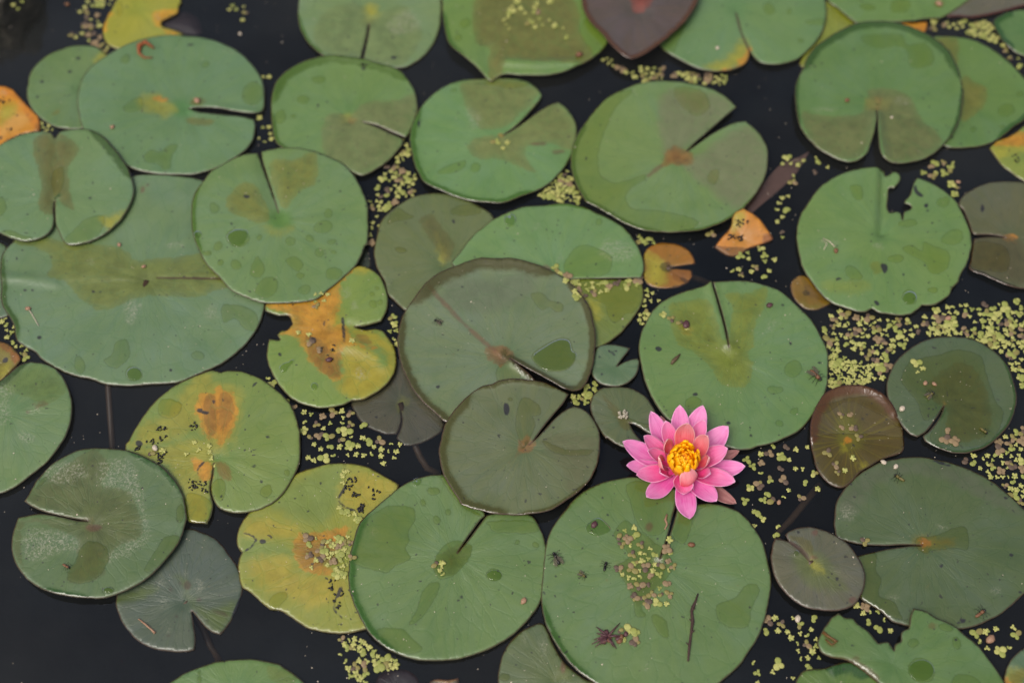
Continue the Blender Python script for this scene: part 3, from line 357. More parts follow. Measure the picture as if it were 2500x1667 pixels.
def pad_material(p):
    t = NT('pad_%d' % p['n'])
    o = t.obj(); seed = p['n']*3.17
    mp = t.n('ShaderNodeMapping'); t.put(mp.inputs[0], o); mp.inputs['Location'].default_value = (seed, seed*.7, seed*.3); v = mp.outputs[0]
    sep = t.n('ShaderNodeSeparateXYZ'); t.put(sep.inputs[0], o)
    x, y = sep.outputs[0], sep.outputs[1]
    ang = t.math('ARCTAN2', y, x)
    r = t.math('SQRT', t.math('ADD', t.math('MULTIPLY', x, x), t.math('MULTIPLY', y, y)))
    # veins: fans of noise along the angle, fading outwards
    cmb = t.n('ShaderNodeCombineXYZ'); t.put(cmb.inputs[0], t.math('MULTIPLY', ang, 2.6)); t.put(cmb.inputs[1], t.math('MULTIPLY', r, 9.0)); cmb.inputs[2].default_value = seed
    fan = t.noise(cmb.outputs[0], 3.2, 3, .6)
    n1 = t.noise(v, 14, 4, .6); n2 = t.noise(v, 60, 4, .65); n3 = t.noise(v, 420, 3, .7)
    nf = t.noise(v, 130, 6, .72)
    # forking veins: cells stretched along the radius
    cv = t.n('ShaderNodeCombineXYZ'); t.put(cv.inputs[0], t.math('ADD', t.math('MULTIPLY', ang, 5.5), t.math('MULTIPLY', t.math('SUBTRACT', n2, .5), .8))); t.put(cv.inputs[1], t.math('MULTIPLY', r, 42.0)); cv.inputs[2].default_value = seed
    vo = t.n('ShaderNodeTexVoronoi', feature='DISTANCE_TO_EDGE'); t.put(vo.inputs['Vector'], cv.outputs[0]); vo.inputs['Scale'].default_value = 1.0
    vein = t.math('MULTIPLY', t.rng(vo.outputs['Distance'], .0, .07, 1.0, 0.0), t.rng(r, .008, .022))
    base = leaf(p['col'])
    if p['col'][1] > p['col'][0] + 12: base = (base[0], base[1]*1.02, base[2]*1.02, 1.0)
    lo = tuple(b*m for b, m in zip(base, (.84, .88, .78))) + (1,); hi = tuple(b*m for b, m in zip(base, (1.16, 1.10, 1.20))) + (1,)
    c = t.mix(t.rng(n1, .3, .7), lo[:3] + (1,), hi[:3] + (1,))
    bloom = t.rng(t.noise(v, 22, 3, .5), .42, .66, 0.0, .55)
    c = t.mix(bloom, c, tuple(b*m + a for b, m, a in zip(base, (.96, .98, 1.05), (.012, .012, .020))) + (1,))
    c = t.mix(t.rng(t.noise(v, 9, 2, .5), .48, .70, 0.0, .55), c, tuple(b*m for b, m in zip(base, (1.16, 1.03, .66))) + (1,))
    c = t.mix(t.math('MULTIPLY', t.rng(fan, .35, .68), .42), c, tuple(b*m for b, m in zip(base, (1.22, 1.12, .82))) + (1,))
    # deeper green where the veins meet
    c = t.mix(t.rng(t.math('ADD', r, t.math('MULTIPLY', t.math('SUBTRACT', fan, .5), .030)), .003, .024, .45, 0.0), c, tuple(b*m for b, m in zip(base, (.62, .86, .62))) + (1,))
    if p.get('star'):
        cm2 = t.n('ShaderNodeCombineXYZ'); t.put(cm2.inputs[0], t.math('MULTIPLY', ang, 2.0)); cm2.inputs[1].default_value = seed
        st = t.math('MULTIPLY', t.rng(t.noise(cm2.outputs[0], 4.0, 1), .52, .64), t.rng(r, .005, .07, 1.0, 0.0))
        c = t.mix(st, c, leaf((116,112,46)))
    e1 = t.math('SUBTRACT', n2, .5); e2 = t.math('SUBTRACT', t.noise(v, 170, 3, .6), .5)
    def mask(name, soft, a1, a2):
        d = t.math('ADD', t.attr(name), t.math('ADD', t.math('MULTIPLY', e1, a1), t.math('MULTIPLY', e2, a2)))
        return t.rng(d, -soft, soft)
    def patch(key, default, soft, a1, a2, amt, lo=.75, hi=1.2):
        nonlocal c
        if key not in p: return
        a = leaf(p.get(key + 'col', default))
        if key == 'brn': a = tuple(q*m for q, m in zip(a, (.93, 1.05, .95))) + (1,)
        deep = t.rng(t.math('ADD', t.attr(key), t.math('MULTIPLY', e1, .012)), -.003, .011)
        m = t.math('MULTIPLY', t.math('ADD', t.math('MULTIPLY', mask(key, soft, a1, a2), .62), t.math('MULTIPLY', deep, .38)), amt)
        cc = t.mix(t.rng(t.math('ADD', t.math('MULTIPLY', n2, .45), t.math('MULTIPLY', nf, .55)), .36, .64), tuple(q*lo for q in a[:3]) + (1,), tuple(min(.9, q*hi) for q in a[:3]) + (1,))
        c = t.mix(m, c, cc)
    patch('alt', GY, .005, .014, .008, .9, .88, 1.1)
    patch('yel', (164,166,74), .005, .020, .012, .9, .82, 1.15)
    patch('org', (200,140,44), .0016, .010, .012, .95, .66, 1.25)
    patch('brn', (120,112,64), .0010, .007, .007, .82, .74, 1.2)
    patch('ppl', (112,76,74), .0012, .004, .002, .8)
    c = t.mix(t.math('MULTIPLY', vein, .22), c, tuple(q*m for q, m in zip(base, (.62, .85, .55))) + (1,))
    # small tan flecks and scuffs
    c = t.mix(t.math('MULTIPLY', t.rng(t.noise(v, 95, 5, .75), .66, .72), .35), c, leaf((128,112,76)))
    c = t.mix(t.rng(nf, .3, .7, 0.0, .16), c, tuple(q*.72 for q in base[:3]) + (1,))
    # waxy grey bloom and pale dust
    dust = t.math('MULTIPLY', t.rng(n3, .66, .74), t.rng(n1, .45, .65, 0.0, .35))
    if 'frost' in p:
        fm = t.math('MULTIPLY', mask('frost', .004, .012, .006), t.rng(t.math('ADD', t.math('MULTIPLY', n3, .6), t.math('MULTIPLY', t.noise(v, 900, 2, .7), .4)), .45, .62))
        dust = t.math('MAXIMUM', dust, t.math('MULTIPLY', fm, .55))
    c = t.mix(dust, c, leaf((176,182,166)))
    # turned-up margin: wetter, own pigment, painted darker too for sky sheen the curl loses
    rim = t.attr('rim'); rim = t.rng(t.math('ADD', rim, t.math('ADD', t.math('MULTIPLY', e1, .45), t.math('MULTIPLY', e2, .3))), .2, .62)
    rc = leaf(p.get('rimcol', (78,96,40))); rc = (rc[0], rc[1]*1.06, rc[2]*.6, 1.0)
    c = t.mix(t.math('MULTIPLY', rim, .88), c, rc)
    # thin red-brown edge line
    ed = t.rng(t.math('ADD', t.attr('edge'), t.math('MULTIPLY', e1, .0016)), .0004, .0016, 1.0, 0.0)
    c = t.mix(t.math('MULTIPLY', ed, .75), c, leaf(p.get('edgecol', (84,66,38))))
    # water lying on the leaf
    if 'wet' in p:
        wd = t.math('ADD', t.attr('wet'), t.math('ADD', t.math('MULTIPLY', e1, .0035), t.math('MULTIPLY', e2, .0022)))
        wet = t.rng(wd, -.0005, .0005)
        film = t.rng(wd, -.0002, .0022)
        tint = t.mix(1.0, c, (.90, .85, .50, 1), 'MULTIPLY')
        c = t.mix(t.math('MULTIPLY', wet, t.math('MULTIPLY', t.rng(n1, .35, .65, .6, 1.0), t.rng(wd, .0, .009, .72, 1.0))), c, tint)
        c = t.mix(t.math('MULTIPLY', t.math('MULTIPLY', t.rng(wd, -.0012, .0), t.rng(wd, .0010, .0)), .30), c, tuple(q*.45 for q in base[:3]) + (1,))  # dark meniscus line: the water edge's darker reflection painted into the colour
    else:
        wet = None
    # dark leaf spots
    if 'dark' in p:
        dk = t.rng(t.math('ADD', t.attr('dark'), t.math('MULTIPLY', e2, .0016)), -.0006, .0006)
        c = t.mix(t.math('MULTIPLY', dk, .92), c, (.012, .011, .013, 1))
    sp = t.math('MULTIPLY', t.rng(t.noise(v, 230, 1, .5), .735, .76), .8)
    c = t.mix(sp, c, (.020, .018, .014, 1))
    # surface
    rough = t.rng(n2, .2, .8, .29, .45)
    if wet is not None: rough = t.n('ShaderNodeMix', data_type='FLOAT') if False else t.rng(wet, 0.0, 1.0, rough, .10, False)
    rough = t.rng(rim, 0.0, 1.0, rough, .20, False)
    h = t.math('ADD', t.math('MULTIPLY', fan, t.rng(r, .0, .09, .8, .35)), t.math('ADD', t.math('MULTIPLY', n2, .75), t.math('ADD', t.math('MULTIPLY', n3, .10), t.math('MULTIPLY', vein, -.18))))
    nr = t.bump(h, .0012, .34)
    if wet is not None: nr = t.bump(h, .0012, .15)
    if wet is not None:
        mxn = t.n('ShaderNodeMix', data_type='VECTOR'); t.put(mxn.inputs[0], wet); t.put(mxn.inputs[4], t.bump(h, .0012, .34)); t.put(mxn.inputs[5], nr)
        nr = t.bump(film, .0006, .28, mxn.outputs[1])
    return t.done(t.pbr(c, rough, nr, .62))

# ---------------------------------------------------------------- mesh helpers
def link(name, verts, faces, mats, parent=None, smooth_=True, mi=None):
    me = bpy.data.meshes.new(name); me.from_pydata([tuple(v) for v in verts], [], [tuple(f) for f in faces])
    for m in (mats if isinstance(mats, (list, tuple)) else [mats]): me.materials.append(m)
    if smooth_: me.polygons.foreach_set('use_smooth', [True]*len(me.polygons))
    if mi is not None: me.polygons.foreach_set('material_index', mi)
    me.update()
    ob = bpy.data.objects.new(name, me); col.objects.link(ob)
    if parent: ob.parent = parent
    return ob
def tag(o, label=None, cat=None, group=None, kind=None):
    if label: o['label'] = label
    if cat: o['category'] = cat
    if group: o['group'] = group
    if kind: o['kind'] = kind
    return o
def poly_dist(P, poly):
    """signed distance (positive inside) of points P to a closed polygon"""
    a = poly; b = np.roll(poly, -1, 0)
    best = np.full(len(P), 1e9); inside = np.zeros(len(P), bool)
    for i in range(len(a)):
        d = b[i]-a[i]; L = d@d + 1e-18
        t = np.clip(((P-a[i])@d)/L, 0, 1)
        q = P - (a[i] + t[:, None]*d)
        best = np.minimum(best, (q*q).sum(1))
        cond = ((a[i][1] > P[:, 1]) != (b[i][1] > P[:, 1]))
        if cond.any():
            xi = a[i][0] + (P[:, 1]-a[i][1])/(b[i][1]-a[i][1] + 1e-18)*d[0]
            inside ^= cond & (P[:, 0] < xi)
    s = np.sqrt(best); return np.where(inside, s, -s)
def line_dist(P, pts):
    best = np.full(len(P), 1e9)
    for a, b in zip(pts[:-1], pts[1:]):
        d = b-a; t = np.clip(((P-a)@d)/(d@d + 1e-18), 0, 1)
        q = P - (a + t[:, None]*d); best = np.minimum(best, (q*q).sum(1))
    return np.sqrt(best)
def sstep(x): x = np.clip(x, 0, 1); return x*x*(3-2*x)
def tube(pts, radii, seg=6):
    """verts, faces of a round tapering tube along pts"""
    V, F = [], []
    pts = [Vector(p) for p in pts]
    for i, p in enumerate(pts):
        d = (pts[min(i+1, len(pts)-1)] - pts[max(i-1, 0)]).normalized()
        s = d.cross(Vector((0, 0, 1)) if abs(d.z) < .9 else Vector((1, 0, 0))).normalized(); u = s.cross(d)
        for k in range(seg):
            a = 2*math.pi*k/seg; V.append(p + (s*math.cos(a) + u*math.sin(a))*radii[i])
    for i in range(len(pts)-1):
        for k in range(seg):
            F.append((i*seg+k, i*seg+(k+1) % seg, (i+1)*seg+(k+1) % seg, (i+1)*seg+k))
    F.append(tuple(range(seg-1, -1, -1))); F.append(tuple(range((len(pts)-1)*seg, len(pts)*seg)))
    return V, F
def ball(c, r, rz=None, n=8, m=5, yaw=0.0, jit=0.0):
    """verts, faces of an ellipsoid; r = (rx, ry, rz)"""
    V, F = [], []; c = Vector(c); cs, sn = math.cos(yaw), math.sin(yaw)
    def put(x, y, z):
        j = 1 + (random.random()-.5)*jit
        x, y, z = x*r[0]*j, y*r[1]*j, z*r[2]*j
        V.append(c + Vector((x*cs - y*sn, x*sn + y*cs, z)))
    put(0, 0, 1)
    for i in range(1, m):
        th = math.pi*i/m
        for k in range(n):
            a = 2*math.pi*k/n; put(math.sin(th)*math.cos(a), math.sin(th)*math.sin(a), math.cos(th))
    put(0, 0, -1); last = len(V)-1
    for k in range(n):
        F.append((0, 1+k, 1+(k+1) % n)); F.append((last, 1+(m-2)*n+(k+1) % n, 1+(m-2)*n+k))
    for i in range(m-2):
        for k in range(n):
            F.append((1+i*n+k, 1+(i+1)*n+k, 1+(i+1)*n+(k+1) % n, 1+i*n+(k+1) % n))
    return V, F
class MB:
    def __init__(s): s.V, s.F, s.M = [], [], []
    def add(s, vf, mi=0):
        o = len(s.V); s.V += [Vector(v) for v in vf[0]]; s.F += [tuple(i+o for i in f) for f in vf[1]]; s.M += [mi]*len(vf[1]); return s
    def link(s, name, mats, parent=None, origin=None):
        if origin is not None:
            origin = Vector(origin); s.V = [v-origin for v in s.V]
        ob = link(name, s.V, s.F, mats, parent, True, s.M)
        if origin is not None: ob.location = origin
        return ob

# ---------------------------------------------------------------- the setting: bed, water
def sheet(name, size, z, mat, n=2):
    g = np.linspace(-size, size, n)
    V = [(x, y + .7, z) for y in g for x in g]; F = [(j*n+i, j*n+i+1, (j+1)*n+i+1, (j+1)*n+i) for j in range(n-1) for i in range(n-1)]
    return link(name, V, F, mat)
t = NT('mud'); nn = t.noise(t.obj(), 9, 5); mud = t.done(t.pbr(t.mix(nn, (.003, .0035, .004, 1), (.012, .011, .010, 1)), .9, t.bump(nn, .02), .1))
tag(sheet('pond_bed', 60, -.45, mud), 'dark muddy pond bed under the water', kind='structure')
t = NT('pond_water')
oc = t.obj(); w1 = t.noise(oc, 5, 2, .5); w2 = t.noise(oc, 28, 2, .5)
nb = t.bump(t.math('ADD', w1, t.math('MULTIPLY', w2, .12)), .010, .10)
fr = t.n('ShaderNodeFresnel'); fr.inputs['IOR'].default_value = 1.33; t.put(fr.inputs['Normal'], nb)
tr = t.n('ShaderNodeBsdfTransparent'); tr.inputs['Color'].default_value = (.74, .77, .78, 1)
gl = t.n('ShaderNodeBsdfGlossy'); gl.inputs['Roughness'].default_value = .02; gl.inputs['Color'].default_value = (.76, .85, 1, 1); t.put(gl.inputs['Normal'], nb)
mk = t.n('ShaderNodeBsdfDiffuse'); t.put(mk.inputs['Color'], t.mix(t.rng(w1, .35, .65), (.20, .24, .26, 1), (.30, .31, .28, 1)))
mm = t.n('ShaderNodeMixShader'); t.put(mm.inputs[0], t.rng(t.noise(oc, 3.5, 4, .6), .3, .75,   .008, .040)); t.put(mm.inputs[1], tr.outputs[0]); t.put(mm.inputs[2], mk.outputs[0])   # faint turbidity, painted in to lift the water like a grey sky sheen
ms = t.n('ShaderNodeMixShader'); t.put(ms.inputs[0], fr.outputs[0]); t.put(ms.inputs[1], mm.outputs[0]); t.put(ms.inputs[2], gl.outputs[0])
water = t.done(ms.outputs[0])
tag(sheet('water', 60, 0.0, water), 'still dark pond water between the pads', kind='structure')

# ---------------------------------------------------------------- lily pads
STEP = .0024
THICK = .0008
pad_bvh = []
stem_mat = simple_mat('stem', (84,66,50), .5, .3, 120)
def resample(pts, step):
    pts = np.array(pts); out = []
    for a, b in zip(pts, np.roll(pts, -1, 0)):
        n = max(1, int(np.linalg.norm(b-a)/step + .5))
        for k in range(n): out.append(a + (b-a)*k/n)
    return np.array(out)
def build_pad(p):
    zl = p.get('z', .0028 + p['L']*.0026 + (p['n'] % 7)*.00012)
    out = np.array([at(a, b, zl)[:2] for a, b in smooth(parse(p['o']), 8)])
    # merge nearly equal points, resample, waver
    out = resample(out, .0022)
    keep = [0]
    for i in range(1, len(out)):
        if np.linalg.norm(out[i]-out[keep[-1]]) > .0009: keep.append(i)
    out = out[keep]
    cpx = parse(p['c'])[0]; cen = np.array(at(cpx[0], cpx[1], zl)[:2])
    wob = np.array([mnoise.noise(Vector((q[0]*45, q[1]*45, p['n']*5.3)))*.0012 + mnoise.noise(Vector((q[0]*160, q[1]*160, p['n'])))*.00045 for q in out])
    rad = out-cen; rad /= np.linalg.norm(rad, axis=1)[:, None] + 1e-9
    dmin = np.minimum(1.0, np.linalg.norm(out-cen, axis=1)/.03)
    out = out + rad*(wob*dmin)[:, None]
    lo, hi = out.min(0), out.max(0)
    gx = np.arange(lo[0], hi[0], STEP); gy = np.arange(lo[1], hi[1], STEP*.866)
    X, Y = np.meshgrid(gx, gy); X[1::2] += STEP/2
    g = np.stack([X.ravel(), Y.ravel()], 1); g += rng.uniform(-.18, .18, g.shape)*STEP
    sd = poly_dist(g, out); g = g[sd > STEP*.55]
    allp = np.vstack([out, g]); nb_ = len(out)
    r = delaunay_2d_cdt([Vector(q) for q in allp], [], [list(range(nb_))], 1, 1e-7)
    P = np.array([tuple(v) for v in r[0]]); T = [tuple(f) for f in r[2]]
    N = len(P)
    edge = np.abs(poly_dist(P, out))
    # signed attributes
    A = {'edge': edge}
    for key in ('wet', 'yel', 'org', 'brn', 'alt', 'frost', 'dark', 'ppl'):
        if key in p:
            d = np.full(N, -.05)
            for pl in shapes(p[key], zl): d = np.maximum(d, poly_dist(P, pl))
            A[key] = np.clip(d, -.05, .05)
    # height
    z = np.full(N, zl)
    rel = P-cen; ang = np.degrees(np.arctan2(rel[:, 1], rel[:, 0])); rr = np.linalg.norm(rel, axis=1)
    rim = np.zeros(N)
    for a0, a1, w, h in p.get('rim', []):
        mid, half = (a0+a1)/2, (a1-a0)/2
        da = np.abs((ang-mid+180) % 360 - 180)
        f = sstep((half + 8 - da)/22) if half < 175 else np.ones(N)
        ww = w*(.55 + .45*f)
        k = np.clip(1-edge/ww, 0, 1)*f
        rim = np.maximum(rim, k); z += .55*h*k*k
    A['rim'] = rim
    und = np.array([mnoise.noise(Vector((q[0]*13, q[1]*13, p['n']*2.1))) for q in P])*.0014
    und += np.array([mnoise.noise(Vector((a*.055, b*18, p['n']*1.7))) for a, b in zip(ang, rr)])*.0005
    z += und*np.clip(rr/.02, .1, 1) - .0005*sstep(1-edge/.0012)
    z -= .0009*sstep(1-rr/.012)
    for pts, h, w in p.get('ridge', []):
        pl = np.array([at(a, b, zl)[:2] for a, b, _ in parse(pts)])
        z += h*np.exp(-(line_dist(P, pl)/w)**2)
    if 'tilt' in p:
        h, tgt = p['tilt']; q = parse(tgt)[0]; d = np.array(at(q[0], q[1], zl)[:2])-cen; z += h*(rel@d)/(d@d)
    V = [(P[i, 0]-cen[0], P[i, 1]-cen[1], z[i]-zl) for i in range(N)] + [(P[i, 0]-cen[0], P[i, 1]-cen[1], z[i]-zl-THICK) for i in range(N)]
    cnt = {}
    F = []
    for f in T:
        a, b, c_ = f
        ar = (P[b, 0]-P[a, 0])*(P[c_, 1]-P[a, 1]) - (P[b, 1]-P[a, 1])*(P[c_, 0]-P[a, 0])
        if ar < 0: f = (a, c_, b)
        F.append(f)
        for i in range(3):
            e = (f[i], f[(i+1) % 3]); cnt[e] = 1
    nt = len(F)
    F += [(c_+N, b+N, a+N) for a, b, c_ in F[:nt]]
    for (a, b) in list(cnt):
        if (b, a) not in cnt: F.append((b, a, a+N, b+N))
    ob = link(p.get('name', 'lily_pad'), V, F, pad_material(p))
    ob.location = (cen[0], cen[1], zl)
    for k, v in A.items():
        at_ = ob.data.attributes.new(k, 'FLOAT', 'POINT'); at_.data.foreach_set('value', np.concatenate([v, v]).astype(np.float32))
    tag(ob, p['label'], p.get('cat', 'lily pad'), p.get('group') or 'lily pads floating on the pond')
    pad_bvh.append((BVHTree.FromPolygons([Vector(v) + ob.location for v in V[:N]], F[:nt]), ob, p['n']))
    if 'stem' in p:
        pts = parse(p['stem']); n = len(pts)
        w = [at(a, b, -.010 - .022*i/(n-1)) for i, (a, b, _) in enumerate(pts)]
        w = [Vector((cen[0], cen[1], zl-.002)), Vector((cen[0]*.6 + w[0].x*.4, cen[1]*.6 + w[0].y*.4, -.006))] + w
        w.append(w[-1] + (w[-1]-w[-2])*1.0 + Vector((0, 0, -.08)))
        vv, ff = tube(w, [.0032]*len(w), 8)
        vv = [v - ob.location for v in vv]
        st = link('stem', vv, ff, stem_mat, ob)
    return ob
pad_objs = {}
for p in PADS: pad_objs[p['n']] = build_pad(p)
def top(x, y):
    """height of whatever floats at x, y, and which pad it is (None = open water)"""
    best, who = 0.0, None
    for b, ob, n in pad_bvh:
        h = b.ray_cast(Vector((x, y, .2)), Vector((0, 0, -1)))
        if h[0] is not None and h[0].z > best: best, who = h[0].z, n
    return best, who
def on(tile, x, y):
    """photo point -> place on the pad or water seen there"""
    px, py = tp(tile, x, y); z = 0.0
    for _ in range(3):
        q = at(px, py, z); z, who = top(q.x, q.y)
    return Vector((q.x, q.y, z)), who
# ---------------------------------------------------------------- the pink water lily
FS = 380.0/1806.0
def fpx(x, y): return 1480 + x*FS, 960 + y*FS
FB = at(*fpx(868, 905), .004)          # centre of the flower on the water
def petal_mat(name, base, tip, edge, sat=1.0):
    t = NT(name); o = t.obj()
    tt, uu = t.attr('pt'), t.attr('pu')
    cmb = t.n('ShaderNodeCombineXYZ'); t.put(cmb.inputs[0], t.math('MULTIPLY', uu, 7.0)); t.put(cmb.inputs[1], t.math('MULTIPLY', tt, 1.2))
    oi = t.n('ShaderNodeObjectInfo'); t.put(cmb.inputs[2], t.math('MULTIPLY', oi.outputs['Random'], 40.0))
    vein = t.noise(cmb.outputs[0], 2.2, 3, .6); n = t.noise(o, 140, 3)
    alb = lambda q: tuple(float(x) for x in np.clip(lin(q)/1.02, 0, .9)) + (1.0,)
    c = t.mix(t.rng(t.math('ADD', tt, t.math('MULTIPLY', t.math('SUBTRACT', vein, .5), .35)), .15, .95), alb(base), alb(tip))
    c = t.mix(t.rng(vein, .50, .30, 0.0, .38), c, tuple(q*m for q, m in zip(alb(base), (.86, .62, .84))) + (1,))
    c = t.mix(t.rng(n, .35, .7, 0.0, .15), c, alb(edge))
    au = t.math('ABSOLUTE', uu)
    ed = t.math('MAXIMUM', t.rng(au, .86, 1.0), t.rng(tt, .93, 1.0))
    c = t.mix(t.math('MULTIPLY', ed, .7), c, alb(edge))
    nr = t.bump(vein, .0008, .35)
    p_ = t.pbr(c, .42, nr, .35)
    tl = t.n('ShaderNodeBsdfTranslucent'); t.put(tl.inputs['Color'], c); t.put(tl.inputs['Normal'], nr)
    ms = t.n('ShaderNodeMixShader'); ms.inputs[0].default_value = .36; t.put(ms.inputs[1], p_); t.put(ms.inputs[2], tl.outputs[0])
    return t.done(ms.outputs[0])
PM = dict(o=petal_mat('petal_outer', (228,72,166), (243,152,208), (252,204,230)),
          m=petal_mat('petal_middle', (238,60,146), (248,150,200), (255,210,228)),
          i=petal_mat('petal_inner', (252,100,118), (255,166,170), (255,214,214)),
          s=petal_mat('sepal', (150,110,104), (170,112,108), (200,160,150)))
flower = bpy.data.objects.new('water_lily', None); col.objects.link(flower); flower.location = FB; flower.empty_display_size = .02
tag(flower, 'pink water lily flower with orange stamens open above the pads', 'flower')
def petal(name, tip, zt, width, mat, zb=.010, rb=.006, sag=.10, cup=.35, roll=0.0, nt=18, nu=11, thick=.0007, shape=(.45, .55), tipcurl=0.0):
    T = at(*fpx(*tip), zt); C = Vector((FB.x, FB.y, 0))
    rd = Vector((T.x-C.x, T.y-C.y, 0)); rd.normalize()
    B = C + rd*rb + Vector((0, 0, zb))
    a = T-B; L = a.length; ah = a/L
    n = Vector((0, 0, 1)) - rd*.6; n = (n - ah*n.dot(ah)).normalized()
    s = ah.cross(n).normalized()
    if roll: M = Matrix.Rotation(roll, 3, ah); n = M @ n; s = M @ s
    wm = 1.18*width*FS/2500*36/LENS*(at(*fpx(*tip), zt) - cam.location).length
    w0, pk = shape
    V, pt, pu = [], [], []
    ph = random.random()*6
    for side in (1, 0):
        for i in range(nt):
            t_ = i/(nt-1)
            if t_ < pk: w = w0 + (1-w0)*math.sin(t_/pk*math.pi/2)
            else: w = max(0.0, 1-((t_-pk)/(1-pk))**2.1)**.72
            w = max(w, .035)*wm
            for j in range(nu):
                u = -1 + 2*j/(nu-1)
                q = B + a*t_ + n*(-sag*L*4*t_*(1-t_) + tipcurl*L*max(0, t_-.6)**2*4) + s*(u*w/2*(1-.10*cup*u*u)) + n*(cup*(u*u)*w*.5*(1-.35*t_))
                q += n*(math.sin(t_*9+ph+u*2)*.00035 + math.sin(u*7+ph)*.0002*t_) + s*math.sin(t_*7+ph)*.0003
                q -= n*thick*(1-side)*(1-.6*abs(u))
                V.append(q - FB); pt.append(t_); pu.append(u)
    F = []; m = nt*nu
    for i in range(nt-1):
        for j in range(nu-1):
            k = i*nu+j
            F.append((k, k+nu, k+nu+1, k+1)); F.append((m+k, m+k+1, m+k+nu+1, m+k+nu))
    ring = [j for j in range(nu)] + [i*nu+nu-1 for i in range(1, nt)] + [(nt-1)*nu+j for j in range(nu-2, -1, -1)] + [i*nu for i in range(nt-2, 0, -1)]
    for k in range(len(ring)):
        a_, b_ = ring[k], ring[(k+1) % len(ring)]; F.append((a_, b_, b_+m, a_+m))
    ob = link(name, V, F, mat, flower)
    for nm, vals in (('pt', pt), ('pu', pu)):
        q = ob.data.attributes.new(nm, 'FLOAT', 'POINT'); q.data.foreach_set('value', vals)
    return ob
O, M_, I_ = PM['o'], PM['m'], PM['i']
# outer whorl: tip pixel in the close-up, tip height, width
for tip, zt, w in [((190,560), .021, 225), ((512,208), .026, 190), ((858,134), .028, 205), ((1120,138), .026, 225), ((1418,382), .024, 235),
                   ((1614,845), .018, 205), ((1285,1245), .016, 215), ((965,1455), .015, 215), ((470,1205), .016, 200), ((236,832), .017, 190)]:
    petal('petal', tip, zt, w, O, sag=.10, cup=.30, zb=.009)
for tip, zt, w in [((1498,1020), .020, 215), ((352,950), .020, 200), ((440,490), .034, 195), ((690,316), .038, 175), ((1136,300), .036, 180), ((1408,632), .034, 215)]:
    petal('petal', tip, zt, w, M_, sag=.11, cup=.42, zb=.012, rb=.0055)
petal('petal', (486, 655), .036, 165, M_, sag=.12, cup=.75, zb=.014)
petal('petal', (895, 1172), .016, 215, M_, sag=.12, cup=.85, zb=.013, rb=.009)
petal('petal', (625, 908), .026, 150, M_, sag=.14, cup=.8, zb=.012, rb=.014)
petal('petal', (1210, 922), .028, 150, M_, sag=.12, cup=.7, zb=.012, rb=.014)
for tip, zt, w, cu, rb in [((938,344), .050, 215, .45, .010), ((1172,486), .046, 190, .5, .010), ((715,530), .044, 150, .75, .013), ((1192,736), .038, 155, .75, .014), ((614,748), .036, 160, .75, .014)]:
    petal('petal', tip, zt, w, I_, sag=.13, cup=cu, zb=.012, rb=rb)
# the front petal stands almost upright before the stamens
petal('petal', (950, 868), .034, 190, I_, zb=.009, rb=.0175, sag=.20, cup=.50, shape=(.62, .62), nt=14)
for tip, zt, w in [((1512,1275), .0055, 150), ((636,258), .012, 130), ((1545,664), .012, 130)]:
    petal('sepal', tip, zt, w, PM['s'], zb=.006, sag=.05, cup=.25, rb=.008)
# stamens
def stamen_mat(name, a, b):
    t = NT(name); tt = t.attr('pt'); o = t.obj(); n = t.noise(o, 500, 2)
    alb = lambda q: tuple(float(x) for x in np.clip(lin(q)/.95, 0, .9)) + (1.0,)
    c = t.mix(t.rng(tt, .2, .95), alb(a), alb(b)); c = t.mix(t.rng(n, .4, .7, 0, .4), c, tuple(q*.7 for q in alb(a)[:3]) + (1,))
    p_ = t.pbr(c, .5, t.bump(n, .0003), .3)
    return t.done(p_)
SM = [stamen_mat('stamen_outer', (255,132,0), (255,172,0)), stamen_mat('stamen_middle', (250,132,0), (255,172,6)), stamen_mat('stamen_inner', (220,110,0), (250,150,8))]
C0 = FB.copy()
def stamen(az, r0, r1, rt, z0, z1, zt, w, mat):
    d = Vector((math.cos(az), math.sin(az), 0)); s = Vector((-d.y, d.x, 0))
    P0, P1, P2 = d*r0 + Vector((0, 0, z0)), d*r1 + Vector((0, 0, z1)), d*rt + Vector((0, 0, zt))
    V, F, pt = [], [], []; n = 8
    for i in range(n):
        t_ = i/(n-1); c = P0*(1-t_)**2 + P1*2*t_*(1-t_) + P2*t_*t_
        tg = (P1-P0)*(1-t_) + (P2-P1)*t_; tg.normalize(); nn_ = s.cross(tg)
        ww = w*(.55 + .75*math.sin(min(1, t_*1.15)*math.pi*.62))*(1 if t_ < .85 else .62)*.5
        th = ww*.42
        for k in range(6):
            a = math.pi/3*k; V.append(c + s*math.cos(a)*ww + nn_*math.sin(a)*th); pt.append(t_)
    for i in range(n-1):
        for k in range(6): F.append((i*6+k, i*6+(k+1) % 6, (i+1)*6+(k+1) % 6, (i+1)*6+k))
    F.append(tuple(range((n-1)*6, n*6)))
    ob = link('stamen', V, F, mat, flower)
    q = ob.data.attributes.new('pt', 'FLOAT', 'POINT'); q.data.foreach_set('value', pt)
for k in range(12):
    az = 2*math.pi*k/12 + random.uniform(-.2, .2)
    stamen(az, .007, .0165 + random.uniform(-.002, .002), .0115 + random.uniform(-.003, .003), .012, .024, .036 + random.uniform(-.006, .003), random.uniform(.0050, .0078), SM[0])
for k in range(20):
    az = 2*math.pi*k/20 + random.uniform(-.1, .1)
    stamen(az, .006, .0125 + random.uniform(-.0015, .0015), .0075 + random.uniform(-.002, .002), .012, .026, .0350 + random.uniform(-.003, .002), random.uniform(.0034, .0048), SM[k % 5 == 0])
